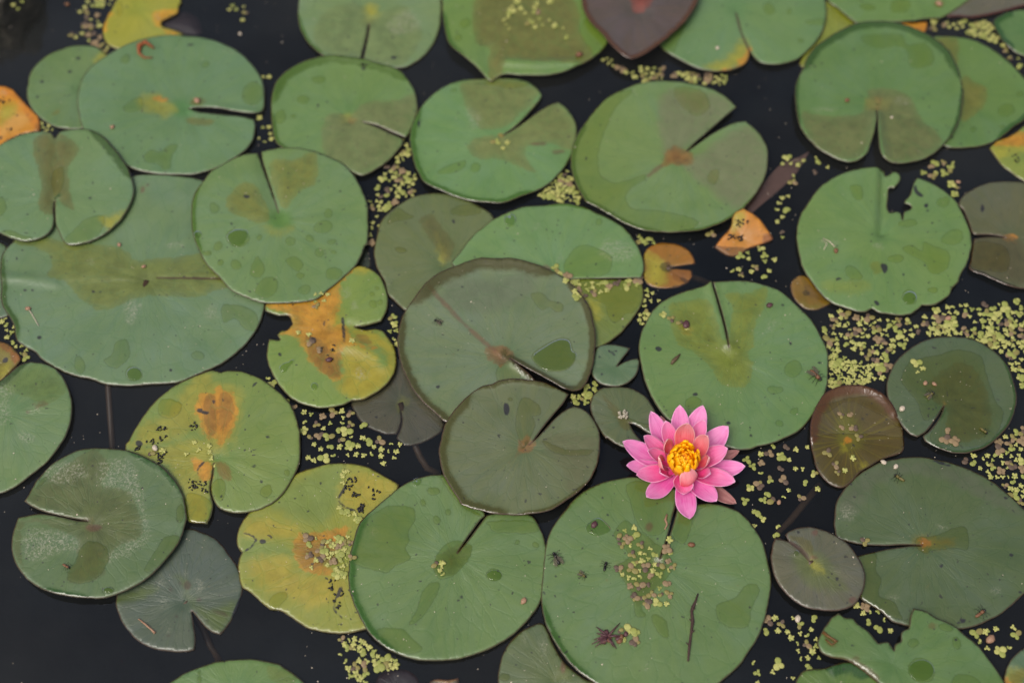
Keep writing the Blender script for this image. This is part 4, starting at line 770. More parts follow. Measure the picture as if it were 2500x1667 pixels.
for k in range(22):
    az = 2*math.pi*k/22 + random.uniform(-.12, .12)
    stamen(az, .004, .0085 + random.uniform(-.001, .001), .0042 + random.uniform(-.0018, .0018), .012, .026, .033 + random.uniform(-.003, .002), random.uniform(.0026, .0036), SM[1])
for k in range(16):
    az = 2*math.pi*k/16 + random.uniform(-.2, .2)
    stamen(az, .002, .005, .0016 + random.uniform(-.001, .001), .012, .024, .0315 + random.uniform(-.002, .002), .0026, SM[2])
mb = MB().add(ball((0, 0, .014), (.0105, .0105, .017), n=14, m=7)); mb.link('receptacle', [simple_mat('receptacle', (230,150,30), .6)], flower)
vv, ff = tube([(0, 0, .012), (0.002, .002, -.01), (.02, .01, -.12), (.05, .02, -.42)], [.005, .0045, .004, .004], 10); link('stem', vv, ff, stem_mat, flower)

# ---------------------------------------------------------------- duckweed
DW = [simple_mat('duckweed_lime', (184,190,116), .5, .25, 350, .35, 1.1), simple_mat('duckweed_green', (154,166,90), .5, .25, 350, .35, 1.1), simple_mat('duckweed_tan', (152,134,104), .55, .3, 400),
      simple_mat('duckweed_purple', (104,90,78), .5, .25, 500), simple_mat('duckweed_olive', (146,142,84), .5, .2, 500)]
def frond(mb, cx, cy, rx, ry, yaw, z, mi, dome):
    n = 10; V = [Vector((cx, cy, z + dome))]; cs, sn = math.cos(yaw), math.sin(yaw)
    for ring, zz, k in ((.72, z + dome*.75, 1), (1.0, z, 1), (.94, z - .0006, 1)):
        for i in range(n):
            a = 2*math.pi*i/n; rr = ring*(1 + .07*math.cos(a) - .04*math.cos(2*a))
            x, y = rx*rr*math.cos(a), ry*rr*math.sin(a); V.append(Vector((cx + x*cs - y*sn, cy + x*sn + y*cs, zz)))
    F = [(0, 1+i, 1+(i+1) % n) for i in range(n)]
    for r_ in range(2):
        F += [(1+r_*n+i, 1+(r_+1)*n+i, 1+(r_+1)*n+(i+1) % n, 1+r_*n+(i+1) % n) for i in range(n)]
    mb.add((V, F), mi)
def plant_mesh(kind, seed):
    """lime = lesser duckweed, tiny; round = greater duckweed; brown = dying greater duckweed"""
    R = random.Random(seed); mb = MB()
    if kind == 'lime': n, r0 = R.choice((2, 3, 4, 4, 5)), .00165
    else: n, r0 = R.choice((2, 3, 3, 4)), .0030
    a0 = R.random()*6.28
    for k in range(n):
        a = a0 + 2*math.pi*k/n*(1 if n > 2 else .5) + R.uniform(-.25, .25); r = r0*R.uniform(.72, 1.15)
        d = r*R.uniform(.82, .98)
        if kind == 'lime': mi = R.choice((0, 0, 0, 1))
        elif kind == 'round': mi = R.choice((1, 1, 0, 1, 4))
        else: mi = R.choice((2, 3, 2, 3, 4, 4))
        if kind == 'lime': frond(mb, math.cos(a)*d*R.uniform(.8, 1.35), math.sin(a)*d*R.uniform(.8, 1.35), r*R.uniform(1.1, 1.35), r*R.uniform(.62, .85), a + R.uniform(-.5, .5), .0007 + k*.00015, mi, r*.12)
        else: frond(mb, math.cos(a)*d, math.sin(a)*d, r*1.12, r*R.uniform(.78, .95), a + R.uniform(-.3, .3), .0007 + k*.00012, mi, r*.10)
    return mb
TEMPL = {}
for kind in ('lime', 'round', 'brown'):
    TEMPL[kind] = []
    for s in range(9):
        mb = plant_mesh(kind, s*13 + len(kind))
        me = bpy.data.meshes.new('duckweed_' + kind); me.from_pydata([tuple(v) for v in mb.V], [], mb.F)
        for m in DW: me.materials.append(m)
        me.polygons.foreach_set('material_index', mb.M); me.polygons.foreach_set('use_smooth', [True]*len(mb.F)); me.update()
        TEMPL[kind].append((me, mb))
def pip(x, y, poly):
    c = False; n = len(poly)
    for i in range(n):
        (x1, y1), (x2, y2) = poly[i], poly[(i+1) % n]
        if (y1 > y) != (y2 > y) and x < x1 + (y-y1)/(y2-y1)*(x2-x1): c = not c
    return c
# (place phrase, tile, polygon, number, share lime/round/brown, on a pad?, smallest gap in m)
DRIFTS = [
 ('in the thick drift between torn and smoky pads', 'H', '1180,720 1300,660 1400,600 1600,640 1829,600 1829,800 1740,980 1640,900 1560,850 1400,820 1220,830', 62, (4,4,3), 0, .0052),
 ('in the thick drift between torn and smoky pads', 'H', '1560,700 1829,660 1829,900 1740,1000 1640,900 1560,850', 34, (2,6,2), 0, .0052),
 ('in the loose drift below the torn pad', 'H', '540,740 700,660 880,700 1100,740 1180,800 1060,900 960,1000 840,1000 700,900 590,880', 62, (5,2,4), 0, .0055),
 ('in the patch between stained slit pad and maroon pad', 'H', '585,960 640,960 850,1030 850,1120 780,1150 640,1190 590,1180', 66, (9,1,1), 0, .0042),
 ('in the loose drift below the torn pad', 'H', '560,830 640,840 640,930 585,930', 8, (6,0,1), 0, .005),
 ('in the loose drift below the torn pad', 'H', '850,900 1000,900 1020,960 940,1110 860,1110', 10, (2,3,2), 0, .006),
 ('around the far rim of the smoky green pad', 'H', '1200,800 1500,810 1640,900 1700,960 1600,900 1400,835 1250,840', 16, (6,1,0), 0, .0045),
 ('along the rim of the smoky green pad', 'H', '1740,1000 1829,900 1829,1160 1780,1140', 9, (3,4,1), 0, .006),
 ('between the smoky pad and the very large grey pad', 'L', '1400,120 1560,60 1700,0 1829,-60 1829,450 1720,330 1600,230 1500,180', 52, (5,3,3), 0, .006),
 ('between the smoky pad and the very large grey pad', 'L', '1580,230 1829,340 1829,420 1700,320', 12, (5,2,0), 0, .005),
 ('in open water beside the pink flower', 'K', '1590,60 1720,60 1720,180 1600,180', 3, (1,2,2), 0, .012),
 ('in open water beside the pink flower', 'K', '1580,240 1829,240 1829,640 1660,560 1600,440', 10, (3,3,2), 0, .014),
 ('in open water between the flower and the maroon pad', 'L', '60,0 480,0 480,200 300,300 60,220', 11, (4,3,2), 0, .014),
 ('in open water between the flower and the maroon pad', 'L', '480,100 560,260 520,380 260,420 200,300', 5, (4,1,1), 0, .016),
 ('in the gap between purplish and bitten pads', 'L', '740,1050 880,1060 960,1120 1000,1250 900,1230 760,1140', 17, (4,3,2), 0, .0065),
 ('in open water beside the bitten pad', 'L', '190,1150 480,1150 480,1230 280,1240 190,1240', 11, (4,2,1), 0, .007),
 ('in open water beside the bitten pad', 'L', '320,1250 500,1250 520,1380 560,1420 460,1480 400,1420', 13, (5,2,2), 0, .007),
 ('in open water beside the bitten pad', 'L', '60,1420 380,1420 380,1568 60,1568', 5, (2,3,0), 0, .014),
 ('in the gap between grey and bluish pads', 'L', '1500,1220 1829,1200 1829,1320 1640,1450 1580,1400', 8, (4,2,1), 0, .013),
 ('in the gap below the brown sided pad', 'B', '870,1080 1000,1060 1090,1120 1080,1260 960,1290 840,1360 830,1230', 34, (6,3,2), 0, .005),
 ('in the gap below the brown sided pad', 'B', '780,1240 840,1240 870,1560 790,1560', 7, (4,1,2), 0, .007),
 ('in the gap below the brown sided pad', 'B', '970,890 1050,900 1040,990 960,1060', 8, (4,1,1), 0, .005),
 ('in the water below the red brown heart leaf', 'C', '660,360 900,400 1100,440 1100,520 960,520 840,470', 22, (7,1,2), 0, .0055),
 ('in the water below the red brown heart leaf', 'C', '1120,480 1440,450 1520,520 1420,550 1240,510', 22, (6,1,3), 0, .005),
 ('packed between the curved slit pad and the orange centred pad', 'C', '330,1210 480,1080 530,1180 575,1290 440,1290 300,1260', 50, (8,2,2), 0, .0038),
 ('beside the small orange pad', 'G', '920,170 1000,170 1060,240 1000,260 940,230', 9, (3,3,0), 0, .005),
 ('in the strip between olive pad and slit pad', 'G', '970,520 1090,600 1090,640 980,620 1010,690 960,790 930,780 970,600', 15, (7,2,1), 0, .006),
 ('in open water by the tilted orange fragment', 'G', '1380,180 1410,180 1829,300 1770,470 1480,440 1560,360 1620,280', 13, (4,3,2), 0, .012),
 ('in the corner below the copper centred pad', 'G', '500,1220 580,1170 660,1120 670,1180 630,1260 540,1280', 12, (3,6,1), 0, .0055),
 ('in the gap left of the damaged yellow pad', 'F', '110,1090 190,1100 320,1240 300,1290 200,1180', 6, (2,3,1), 0, .010),
 ('in the gap below the damaged yellow pad', 'F', '300,1260 700,1300 760,1420 640,1460 560,1560 420,1560 370,1440', 24, (4,3,4), 0, .009),
 ('in the gap below the damaged yellow pad', 'J', '380,0 760,0 1000,20 980,120 880,180 740,130 400,160', 20, (5,3,1), 0, .010),
 ('in the strip between damaged and copper centred pads', 'F', '880,690 960,700 980,770 960,980 930,960 920,800', 11, (6,3,1), 0, .007),
 ('in the curved drift below the glossy puddled pad', 'J', '590,1280 700,1280 800,1330 860,1400 960,1400 960,1480 870,1490 780,1400 640,1340', 44, (7,3,2), 0, .0044),
 ('in the curved drift below the glossy puddled pad', 'J', '600,1360 650,1440 780,1410 760,1568 690,1568 640,1480', 24, (5,3,3), 0, .0055),
 ('in the water round the lobed yellow pad', 'A', '430,230 600,200 700,260 720,310 660,340 560,260', 11, (3,1,4), 0, .007),
 ('in the water round the lobed yellow pad', 'A', '490,60 620,20 640,120 650,200 540,200', 10, (2,2,5), 0, .008),
 ('in the water round the lobed yellow pad', 'A', '520,0 720,0 700,50 530,40', 5, (4,1,2), 0, .008),
 ('by the grey stone', 'A', '60,20 190,0 180,50 80,70', 3, (3,0,0), 0, .009),
 ('in the open grey water behind the wide pad', 'A', '1390,30 1600,25 1600,130 1500,130', 5, (3,0,1), 0, .012),
 ('beside the bright orange leaf', 'A', '250,740 370,800 360,850 250,830', 6, (5,0,0), 0, .006),
 ('in the gap between wide and bright edged pads', 'A', '1630,780 1730,800 1740,960 1650,910 1680,480 1720,490', 8, (5,1,0), 0, .008),
 ('in the far drift beside the dark green pad edge', 'D', '1460,220 1540,130 1620,150 1680,270 1640,290 1560,240', 30, (7,2,1), 0, .0045),
 ('in the far drift beside the dark green pad edge', 'D', '1220,140 1480,130 1460,190 1250,190', 9, (3,1,3), 0, .007),
 ('in the far drift beside the dark green pad edge', 'D', '1600,260 1700,280 1829,420 1800,450 1690,330', 9, (3,2,3), 0, .007),
 ('in the dark water left of the torn pad', 'D', '240,990 620,1000 580,1100 400,1130 290,1220 210,1340 260,1540 340,1500 340,1240 240,1040', 18, (6,1,2), 0, .008),
 ('between the large notched pad and the torn pad', 'D', '1080,1060 1210,1040 1360,1000 1380,1050 1300,1160 1440,1180 1400,1250 1300,1170 1120,1090', 10, (4,2,2), 0, .009),
 ('beside the very wide pale pad', 'E', '0,720 60,720 100,800 200,930 180,1000 130,980 40,850', 16, (5,3,1), 0, .006),
 ('on the orange rot of the yellow green pad', 'J', '480,640 680,630 680,760 640,900 560,860 470,800', 30, (5,4,5), 1, .0045),
 ('on the orange rot of the yellow green pad', 'J', '370,640 470,640 480,820 380,860', 8, (4,1,2), 1, .007),
 ('at the torn flap of the yellow green pad', 'J', '610,200 650,210 650,280 600,310', 7, (6,1,0), 1, .005),
 ('at the torn flap of the yellow green pad', 'J', '600,440 700,480 740,550 690,550 610,520', 11, (3,6,1), 1, .0055),
 ('heaped on the large pad below the flower', 'K', '770,620 920,560 940,660 1060,740 1180,790 1160,880 900,900 860,740', 30, (4,4,7), 1, .006),
 ('heaped on the large pad below the flower', 'K', '800,840 900,860 1060,940 1140,940 1140,1090 1060,1080 960,1080 870,980', 16, (2,2,7), 1, .006),
 ('in the slit of the pad below the flower', 'K', '1110,640 1150,640 1150,760 1100,700', 5, (2,2,1), 2, .006),
 ('with the dead clump on the very large pad', 'K', '780,1220 900,1210 960,1300 920,1340 800,1310', 9, (0,2,5), 1, .006),
 ('on the olive pad under the cut edge', 'G', '540,490 640,485 800,490 940,480 940,510 780,530 680,580 560,520', 26, (4,5,2), 1, .0055),
 ('where the cut edge meets the copper centred pad', 'G', '400,400 480,420 590,590 560,600 480,500', 14, (3,3,5), 1, .0055),
 ('on the brown soak of the pointed pad', 'C', '0,0 380,0 380,60 520,140 500,280 440,180 100,220 40,160', 22, (5,2,2), 1, .009),
 ('on the green pad with the curved slit', 'C', '10,880 110,880 110,950 20,950', 3, (2,2,0), 1, .008),
 ('on the smoky green pad', 'H', '1140,1010 1210,1010 1200,1080 1150,1080', 4, (1,2,1), 1, .006),
 ('on the smoky green pad', 'H', '1320,1440 1420,1450 1400,1520 1320,1510', 3, (0,1,3), 1, .006),
 ('on the maroon brown pad', 'H', '620,1310 720,1310 920,1500 880,1540 640,1420', 5, (0,1,3), 1, .012),
 ('on the maroon brown pad', 'L', '560,80 760,120 740,190 600,270 570,120', 5, (2,0,3), 1, .012),
 ('on the yellow and green pad with the rotten strip', 'I', '1160,0 1420,80 1360,190 1240,110 920,120 960,70', 9, (5,1,2), 1, .008),
 ('on the damaged yellow and green pad', 'F', '430,560 540,570 480,660 430,650', 7, (3,1,2), 1, .006),
 ('on the damaged yellow and green pad', 'F', '280,800 340,800 830,860 540,1040 440,960', 5, (4,0,1), 1, .012),
 ('on the stained slit pad behind the flower', 'G', '1060,680 1160,720 1260,780 1240,800 1140,760', 8, (2,2,3), 1, .007),
 ('on the glossy puddled pad', 'J', '1210,800 1250,800 1260,880 1220,870', 5, (4,0,2), 1, .004),
 ('on the very large grey pad', 'L', '770,640 830,650 830,700 780,700', 2, (0,1,1), 2, .008),
]
KD = {'lime': ('tiny lime duckweed', 'tiny lime duckweed'), 'round': ('round green duckweed', 'round green duckweed'), 'brown': ('faded brown duckweed', 'faded brown duckweed')}
NUM = {2: 'two', 3: 'three', 4: 'four', 5: 'five'}
plants = []
for place, tile, poly, num, share, pad_ok, gap in DRIFTS:
    pl = [tuple(map(float, q.split(','))) for q in poly.split()]
    xs, ys = [q[0] for q in pl], [q[1] for q in pl]; num = int(num*1.2) if not pad_ok else num; got = tries = 0; gap = min(gap*.85, .0062); here = []
    while got < num and tries < num*40:
        tries += 1
        if got > 2 and random.random() < .4:      # plants cling together
            bx, by = random.choice(here); a, q = random.random()*6.283, random.uniform(22, 48); x, y = bx + math.cos(a)*q, by + math.sin(a)*q*.85
        else: x, y = random.uniform(min(xs), max(xs)), random.uniform(min(ys), max(ys))
        if not pip(x, y, pl): continue
        w, who = on(tile, x, y)
        if pad_ok == 0 and who is not None: continue
        if pad_ok == 1 and who is None: continue
        if (Vector((w.x, w.y)) - Vector((FB.x, FB.y))).length < .022: continue
        kind = random.choices(('lime', 'round', 'brown'), share)[0]
        g = gap*(1.0 if kind == 'lime' else 1.25)
        if any((w.x-q[0].x)**2 + (w.y-q[0].y)**2 < (g*.5 + q[3]*.5)**2 for q in plants): continue
        if pad_ok == 0:      # keep clear of pad rims
            if any(top(w.x + .003*math.cos(a), w.y + .003*math.sin(a))[1] is not None for a in (0, 1.57, 3.14, 4.71)) and random.random() < .75: continue
        s = .80*random.uniform(.8, 1.2)*(1.0 if kind == 'lime' else random.uniform(.85, 1.2))
        plants.append((w + Vector((0, 0, random.uniform(0, .0004))), kind, place, g, s, who)); here.append((x, y)); got += 1
order = sorted(range(len(plants)), key=lambda i: -(plants[i][4]*(1.0 if plants[i][1] == 'lime' else 1.7)/(plants[i][0]-cam.location).length))
# a drop of sun-bleached individuals; the smallest beyond 290 form one mass
rest = MB()
for rank, i in enumerate(order):
    w, kind, place, g, s, who = plants[i]
    me, mb = random.choice(TEMPL[kind]); yaw = random.random()*6.283
    if rank < 290:
        ob = bpy.data.objects.new('duckweed', me); col.objects.link(ob)
        ob.location = w; ob.rotation_euler = (0, 0, yaw); ob.scale = (s, s, s)
        verb = '' if place.startswith(('heaped', 'packed')) else ('lying ' if who is not None else 'floating ')
        nl = NUM[len(mb.F)//30]
        tag(ob, '%s leaved %s %s%s' % (nl, KD[kind][0], verb, place), 'duckweed', '%s leaved %s %s' % (nl, KD[kind][1], place))
    else:
        M = Matrix.Translation(w) @ Matrix.Rotation(yaw, 4, 'Z') @ Matrix.Scale(s, 4)
        o = len(rest.V); rest.V += [M @ v for v in mb.V]; rest.F += [tuple(k+o for k in f) for f in mb.F]; rest.M += mb.M
if rest.V:
    tag(rest.link('duckweed_scatter', DW), 'scattered mass of the smallest duckweed crumbs on water and pads', 'duckweed', kind='stuff')
print('duckweed plants', len(plants))
# ---------------------------------------------------------------- small things
def film_mat(name, tint):
    t = NT(name); fr = t.n('ShaderNodeFresnel'); fr.inputs['IOR'].default_value = 1.33
    tr = t.n('ShaderNodeBsdfTransparent'); tr.inputs['Color'].default_value = tint
    gl = t.n('ShaderNodeBsdfGlossy'); gl.inputs['Roughness'].default_value = .03
    ms = t.n('ShaderNodeMixShader'); t.put(ms.inputs[0], fr.outputs[0]); t.put(ms.inputs[1], tr.outputs[0]); t.put(ms.inputs[2], gl.outputs[0])
    return t.done(ms.outputs[0])
DROP = film_mat('clear_water', (.80, .86, .66, 1))
def drop(tile, pts, h, label, group=None):
    """a lens of clear water with a rounded edge, outline in tile pixels"""
    if len(pts) == 4 and not isinstance(pts[0], tuple):
        x, y, rx, ry = pts; pts = [(x + rx*math.cos(a), y + ry*math.sin(a)) for a in np.linspace(0, 2*math.pi, 17)[:-1]]
    o = smooth([q + (False,) for q in pts], 3)
    W = [on(tile, *q)[0] for q in o]
    c = sum(W, Vector())/len(W); n = len(W); V = []; F = []
    rings = [(1.0, -.0002), (.97, .35), (.90, .66), (.75, .88), (.5, .97), (.25, 1.0)]
    for s, k in rings:
        for w in W: V.append(Vector((c.x + (w.x-c.x)*s, c.y + (w.y-c.y)*s, w.z + (c.z-w.z)*(1-s) + (k*h if k > 0 else k))))
    for r in range(len(rings)-1):
        for i in range(n): F.append((r*n+i, r*n+(i+1) % n, (r+1)*n+(i+1) % n, (r+1)*n+i))
    V.append(Vector((c.x, c.y, c.z + h))); F += [((len(rings)-1)*n+i, (len(rings)-1)*n+(i+1) % n, len(V)-1) for i in range(n)]
    ob = link('water_drop', [v-c for v in V], F, DROP); ob.location = c
    return tag(ob, label, 'water drop', group or 'water drops lying on the pads')
drop('C', (118, 1405, 40, 42), .0030, 'large clear round drop on the smooth pad with the straight cut edge')
drop('K', [(600,570),(650,522),(690,514),(740,555),(762,592),(720,618),(660,628),(612,606)], .0016, 'flat drop holding purple duckweed on the very large pad below the flower')
drop('J', (1090, 285, 30, 28), .0026, 'round beaded drop at the far rim of the glossy puddled pad')
drop('L', (376, 740, 20, 20), .0016, 'small round drop on the purplish grey pad')
drop('F', [(212,1040),(240,1012),(280,1000),(300,985),(308,1000),(280,1030),(262,1060),(230,1070)], .0016, 'stretched drop on the damaged yellow and green pad')
drop('F', (437, 1158, 24, 24), .0015, 'round drop on the green lobe of the damaged yellow pad')
drop('I', (690, 975, 34, 20), .0012, 'shallow drop near the rim of the scummed pad')
drop('E', (1262, 190, 26, 24), .0012, 'half round drop at the rim of the pad dotted with water spots')
drop('H', (1100, 592, 46, 42), .0012, 'wide shallow drop on the torn pad near its ragged rim')
drop('L', (1175, 1485, 84, 70), .0010, 'broad shallow drop on the bitten pad')
drop('E', (855, 1078, 50, 44), .0010, 'rounded shallow drop near the rim of the very wide pale pad')
drop('E', [(1445,200),(1480,165),(1530,155),(1580,165),(1570,225),(1530,268),(1480,262)], .0010, 'pear shaped drop on the pad dotted with water spots')
drop('G', [(260,970),(335,905),(430,855),(495,865),(515,930),(545,952),(498,1035),(400,1060),(322,1044)], .0010, 'lobed shallow pool on the copper centred dark pad')
drop('J', (1585, 880, 52, 34), .0008, 'oval shallow drop near the slit of the glossy puddled pad')

BLK = simple_mat('black_chitin', (26,24,22), .35, .2, 800); BRN = simple_mat('brown_husk', (130,92,66), .6, .3, 400)
PINK = simple_mat('pink_husk', (176,142,118), .55, .2, 400); PALE = simple_mat('pale_shell', (214,206,192), .4, .15, 400)
OLV = simple_mat('olive_insect', (112,106,54), .5, .3, 500); PUR = simple_mat('purple_weed', (92,58,66), .5, .35, 300); TWIG = simple_mat('twig_bark', (74,54,50), .8, .3, 300)
t = NT('insect_wing'); tr = t.n('ShaderNodeBsdfTransparent'); tr.inputs['Color'].default_value = (.85, .85, .8, 1)
pb = t.pbr((.12, .10, .07, 1), .3, None, .5); ms = t.n('ShaderNodeMixShader'); ms.inputs[0].default_value = .4; t.put(ms.inputs[1], tr.outputs[0]); t.put(ms.inputs[2], pb); WING = t.done(ms.outputs[0])
def insect(tile, x, y, L, yaw, mat, label, wings=True):
    w, _ = on(tile, x, y)
    r = bpy.data.objects.new('dead_insect', None); col.objects.link(r); r.location = w; r.rotation_euler = (0, 0, yaw); r.empty_display_size = .005
    tag(r, label, 'insect', 'dead insects on the pads')
    MB().add(ball((-L*.22, 0, L*.14), (L*.32, L*.13, L*.12))).link('abdomen', [mat], r)
    MB().add(ball((L*.14, 0, L*.16), (L*.17, L*.14, L*.13))).link('thorax', [mat], r)
    MB().add(ball((L*.36, 0, L*.14), (L*.10, L*.12, L*.10))).link('head', [BLK], r)
    for s in (-1, 1):
        for k in (-.02, .12, .25):
            MB().add(tube([(L*k, s*L*.08, L*.14), (L*(k*1.6-.03), s*L*.30, L*.24), (L*(k*2.2-.08), s*L*.50, .0003)], [L*.022, L*.016, L*.01], 4)).link('leg', [BLK], r)
        if wings:
            V = [(L*.12, s*L*.06, L*.28), (-L*.15, s*L*.30, L*.27), (-L*.52, s*L*.34, L*.22), (-L*.60, s*L*.18, L*.22), (-L*.2, s*L*.03, L*.28)]
            V2 = [(a, b, c-.00012) for a, b, c in V]
            F = [(0, 1, 2, 3, 4), (9, 8, 7, 6, 5)] + [(i, (i+1) % 5, 5+(i+1) % 5, 5+i) for i in range(5)]
            link('wing', V+V2, F, WING, r, False)
insect('F', 1225, 748, .0085, 2.6, BLK, 'black fly with spread wings on the copper centred dark pad')
insect('K', 412, 775, .013, 2.0, BLK, 'dark fly with a long leg near the rim of the very large pad')
insect('K', 725, 825, .0095, 1.3, BLK, 'long legged dark insect on the very large pad below the flower', False)
insect('K', 582, 882, .008, -.6, OLV, 'small olive fly on the very large pad below the flower')
insect('H', 500, 1095, .015, -.9, BRN, 'brown slender planthopper on the stained slit pad near the lime patch')
insect('L', 1030, 262, .011, 2.5, OLV, 'olive beetle on the very large grey pad', False)
insect('L', 1550, 1125, .012, .6, BRN, 'brown spidery husk on the very large grey pad near the bitten pad', False)
insect('I', 425, 825, .008, -.5, BRN, 'small brown beetle on the scummed pad', False)
insect('H', 1230, 1215, .010, .6, OLV, 'yellowish fly on the smoky green pad near its slit')
insect('H', 1572, 1445, .009, -.8, OLV, 'thin greenish insect on the smoky green pad near its rim', False)

def husk(tile, x, y, r, mat, label, group, flat=.55, name='seed_husk', cat='seed husk'):
    r *= .78
    w, _ = on(tile, x, y); yaw = random.random()*6
    mb = MB().add(ball((0, 0, r*flat*.8), (r, r*.78, r*flat), n=9, m=6, yaw=yaw, jit=.25))
    mb.add(ball((r*.75*math.cos(yaw), r*.75*math.sin(yaw), r*.35), (r*.4, r*.35, r*.3), n=7, m=4, yaw=yaw, jit=.3))
    ob = mb.link(name, [mat]); ob.location = w
    tag(ob, label, cat, group)
for tile, x, y, r, m, lb in [
    ('A', 718, 815, .0034, PINK, 'pinkish husk on the wide pad with the yellow streak'),
    ('A', 1258, 648, .0050, PINK, 'crumbly pinkish husk by the slit of the wide streaked pad'),
    ('D', 700, 645, .0036, BRN, 'round brown husk on the large notched pad'),
    ('D', 985, 752, .0022, PALE, 'pale grain by the notch of the large notched pad'),
    ('H', 628, 295, .0038, BRN, 'reddish husk with a pale root on the torn pad'),
    ('H', 205, 645, .0042, PUR, 'purple brown husk on the stained slit pad'),
    ('E', 918, 397, .0030, PINK, 'flat pink husk at the middle of the very wide pale pad'),
    ('E', 762, 258, .0030, PINK, 'tan husk on the soaked part of the very wide pale pad'),
    ('E', 180, 665, .0034, PINK, 'pale husk with a thread root on the very wide pale pad'),
    ('F', 533, 992, .0044, PUR, 'dark husk on the rotten part of the damaged yellow pad'),
    ('G', 1240, 770, .0058, PUR, 'purple clot in the hole of the stained slit pad'),
    ('I', 990, 72, .0042, PALE, 'white shell grain on the yellow and green pad'),
    ('K', 1275, 688, .0040, BRN, 'round tan husk on the very large pad right of its slit'),
    ('K', 205, 1045, .0040, PINK, 'pinkish crumb near the rim of the glossy puddled pad'),
    ('K', 655, 560, .0044, PUR, 'purple clot inside the flat drop below the flower'),
    ('L', 932, 163, .0036, PALE, 'white shell grain at the rim of the very large grey pad'),
    ('L', 1010, 190, .0034, PALE, 'pale shell grain on the very large grey pad'),
    ('L', 385, 1160, .0042, PALE, 'grey white shell grain in open water beside the bitten pad'),
    ('L', 1612, 1290, .0056, PINK, 'tan oval husk floating by the bitten pad'),
    ('L', 265, 418, .0032, PINK, 'tan husk floating between flower and purplish pad'),
    ('H', 1050, 1302, .0040, PALE, 'pale shell grain near the slit lobe of the smoky pad'),
    ('H', 1198, 1140, .0032, PINK, 'pink husk on the smoky green pad'),
    ('H', 1255, 1145, .0030, PINK, 'faded pink husk beside another on the smoky green pad'),
    ('H', 1345, 728, .0042, PINK, 'pale pink husk floating in the thick drift'),
    ('C', 560, 355, .0052, BRN, 'brown crumb on the pointed pad under the heart leaf'),
    ('C', 1440, 310, .0030, PALE, 'white shell grain in the clear pool of the orange edged pad'),
    ('A', 430, 33, .0036, BRN, 'brown husk floating beyond the lobed yellow pad'),
    ('A', 1532, 220, .0026, PALE, 'pale speck floating in the open grey water'),
    ('D', 1408, 1165, .0032, PINK, 'pink grey husk floating between the notched and torn pads'),
    ('D', 1285, 30, .0050, PINK, 'crumbly pink husk on the pointed green pad')]:
    husk(tile, x, y, r, m, lb, 'husks and grains scattered on the pond')
# foam bubble ball on the small grey olive pad
w, _ = on('G', 840, 1342); mb = MB()
for k in range(34):
    a, q = random.random()*6.28, math.sqrt(random.random())*.0048
    mb.add(ball((math.cos(a)*q, math.sin(a)*q, .0012 + (.0048-q)*.45), (.0012,)*3, n=6, m=4))
ob = mb.link('foam_clump', [simple_mat('foam', (186,184,170), .25, .2, 900)]); ob.location = w; tag(ob, 'grey white foam clump on the small olive pad beside the flower', 'foam')
# twig
P = [on('K', x, y)[0] + Vector((0, 0, .0014)) for x, y in [(1316,1000),(1300,1050),(1285,1085),(1275,1110),(1282,1180),(1272,1250),(1262,1330),(1252,1430)]]
tw = bpy.data.objects.new('twig', None); col.objects.link(tw); tw.location = P[0]; tw.empty_display_size = .01
tag(tw, 'thin dark twig lying on the very large pad below the flower', 'twig')
MB().add(tube([q-P[0] for q in P], [.0006, .0010, .0016, .0012, .0014, .0010, .0012, .0008], 7)).link('shoot', [TWIG], tw)
for i, s in ((3, 1), (4, -1), (5, 1), (6, -1)):
    a = P[i]-P[0]; MB().add(tube([a, a + Vector((s*.003, .002, .0012))], [.0008, .0004], 5)).link('bud', [TWIG], tw)
P = [on('K', x, y)[0] + Vector((0, 0, .0012)) for x, y in [(1118,495),(1108,530),(1120,560),(1104,590)]]
tag(MB().add(tube([q-P[0] for q in P], [.0007, .0012, .0008, .0005], 5)).link('root_shred', [PINK]), 'pale shred of root beside the slit of the very large pad', 'root shred').location = P[0]
# dead weed clump
w, _ = on('K', 740, 1275)
cl = bpy.data.objects.new('dead_weed', None); col.objects.link(cl); cl.location = w; cl.empty_display_size = .01
tag(cl, 'purple brown clump of dead weed on the very large pad', 'dead weed')
for k in range(16):
    a = random.uniform(2.2, 4.2) if k < 9 else random.uniform(-1.4, .9); L = random.uniform(.006, .016)
    e = Vector((math.cos(a)*L, math.sin(a)*L, random.uniform(.0005, .003)))
    MB().add(tube([(0, 0, .002), e*.5 + Vector((0, 0, .0022)), e], [.0011, .0008, .0003], 5)).link('strand', [PUR], cl)
for k in range(12):
    MB().add(ball((random.uniform(-.006, .016), random.uniform(-.008, .004), .0016), (.0030, .0022, .0014), n=7, m=4, yaw=random.random()*6, jit=.5)).link('clot', [PUR if k % 3 else BRN], cl)
# curled brown scrap on the wide pad
P = [on('A', x, y)[0] + Vector((0, 0, .0016)) for x, y in [(985,315),(930,275),(890,300),(888,345),(920,375),(975,375)]]
tag(MB().add(tube([q-P[0] for q in P], [.0008, .0026, .0030, .0016, .0009, .0006], 7)).link('leaf_scrap', [simple_mat('scrap', (160,92,52), .7, .3, 300)]), 'curled rusty leaf scrap on the wide pad with the yellow streak', 'leaf scrap').location = P[0]
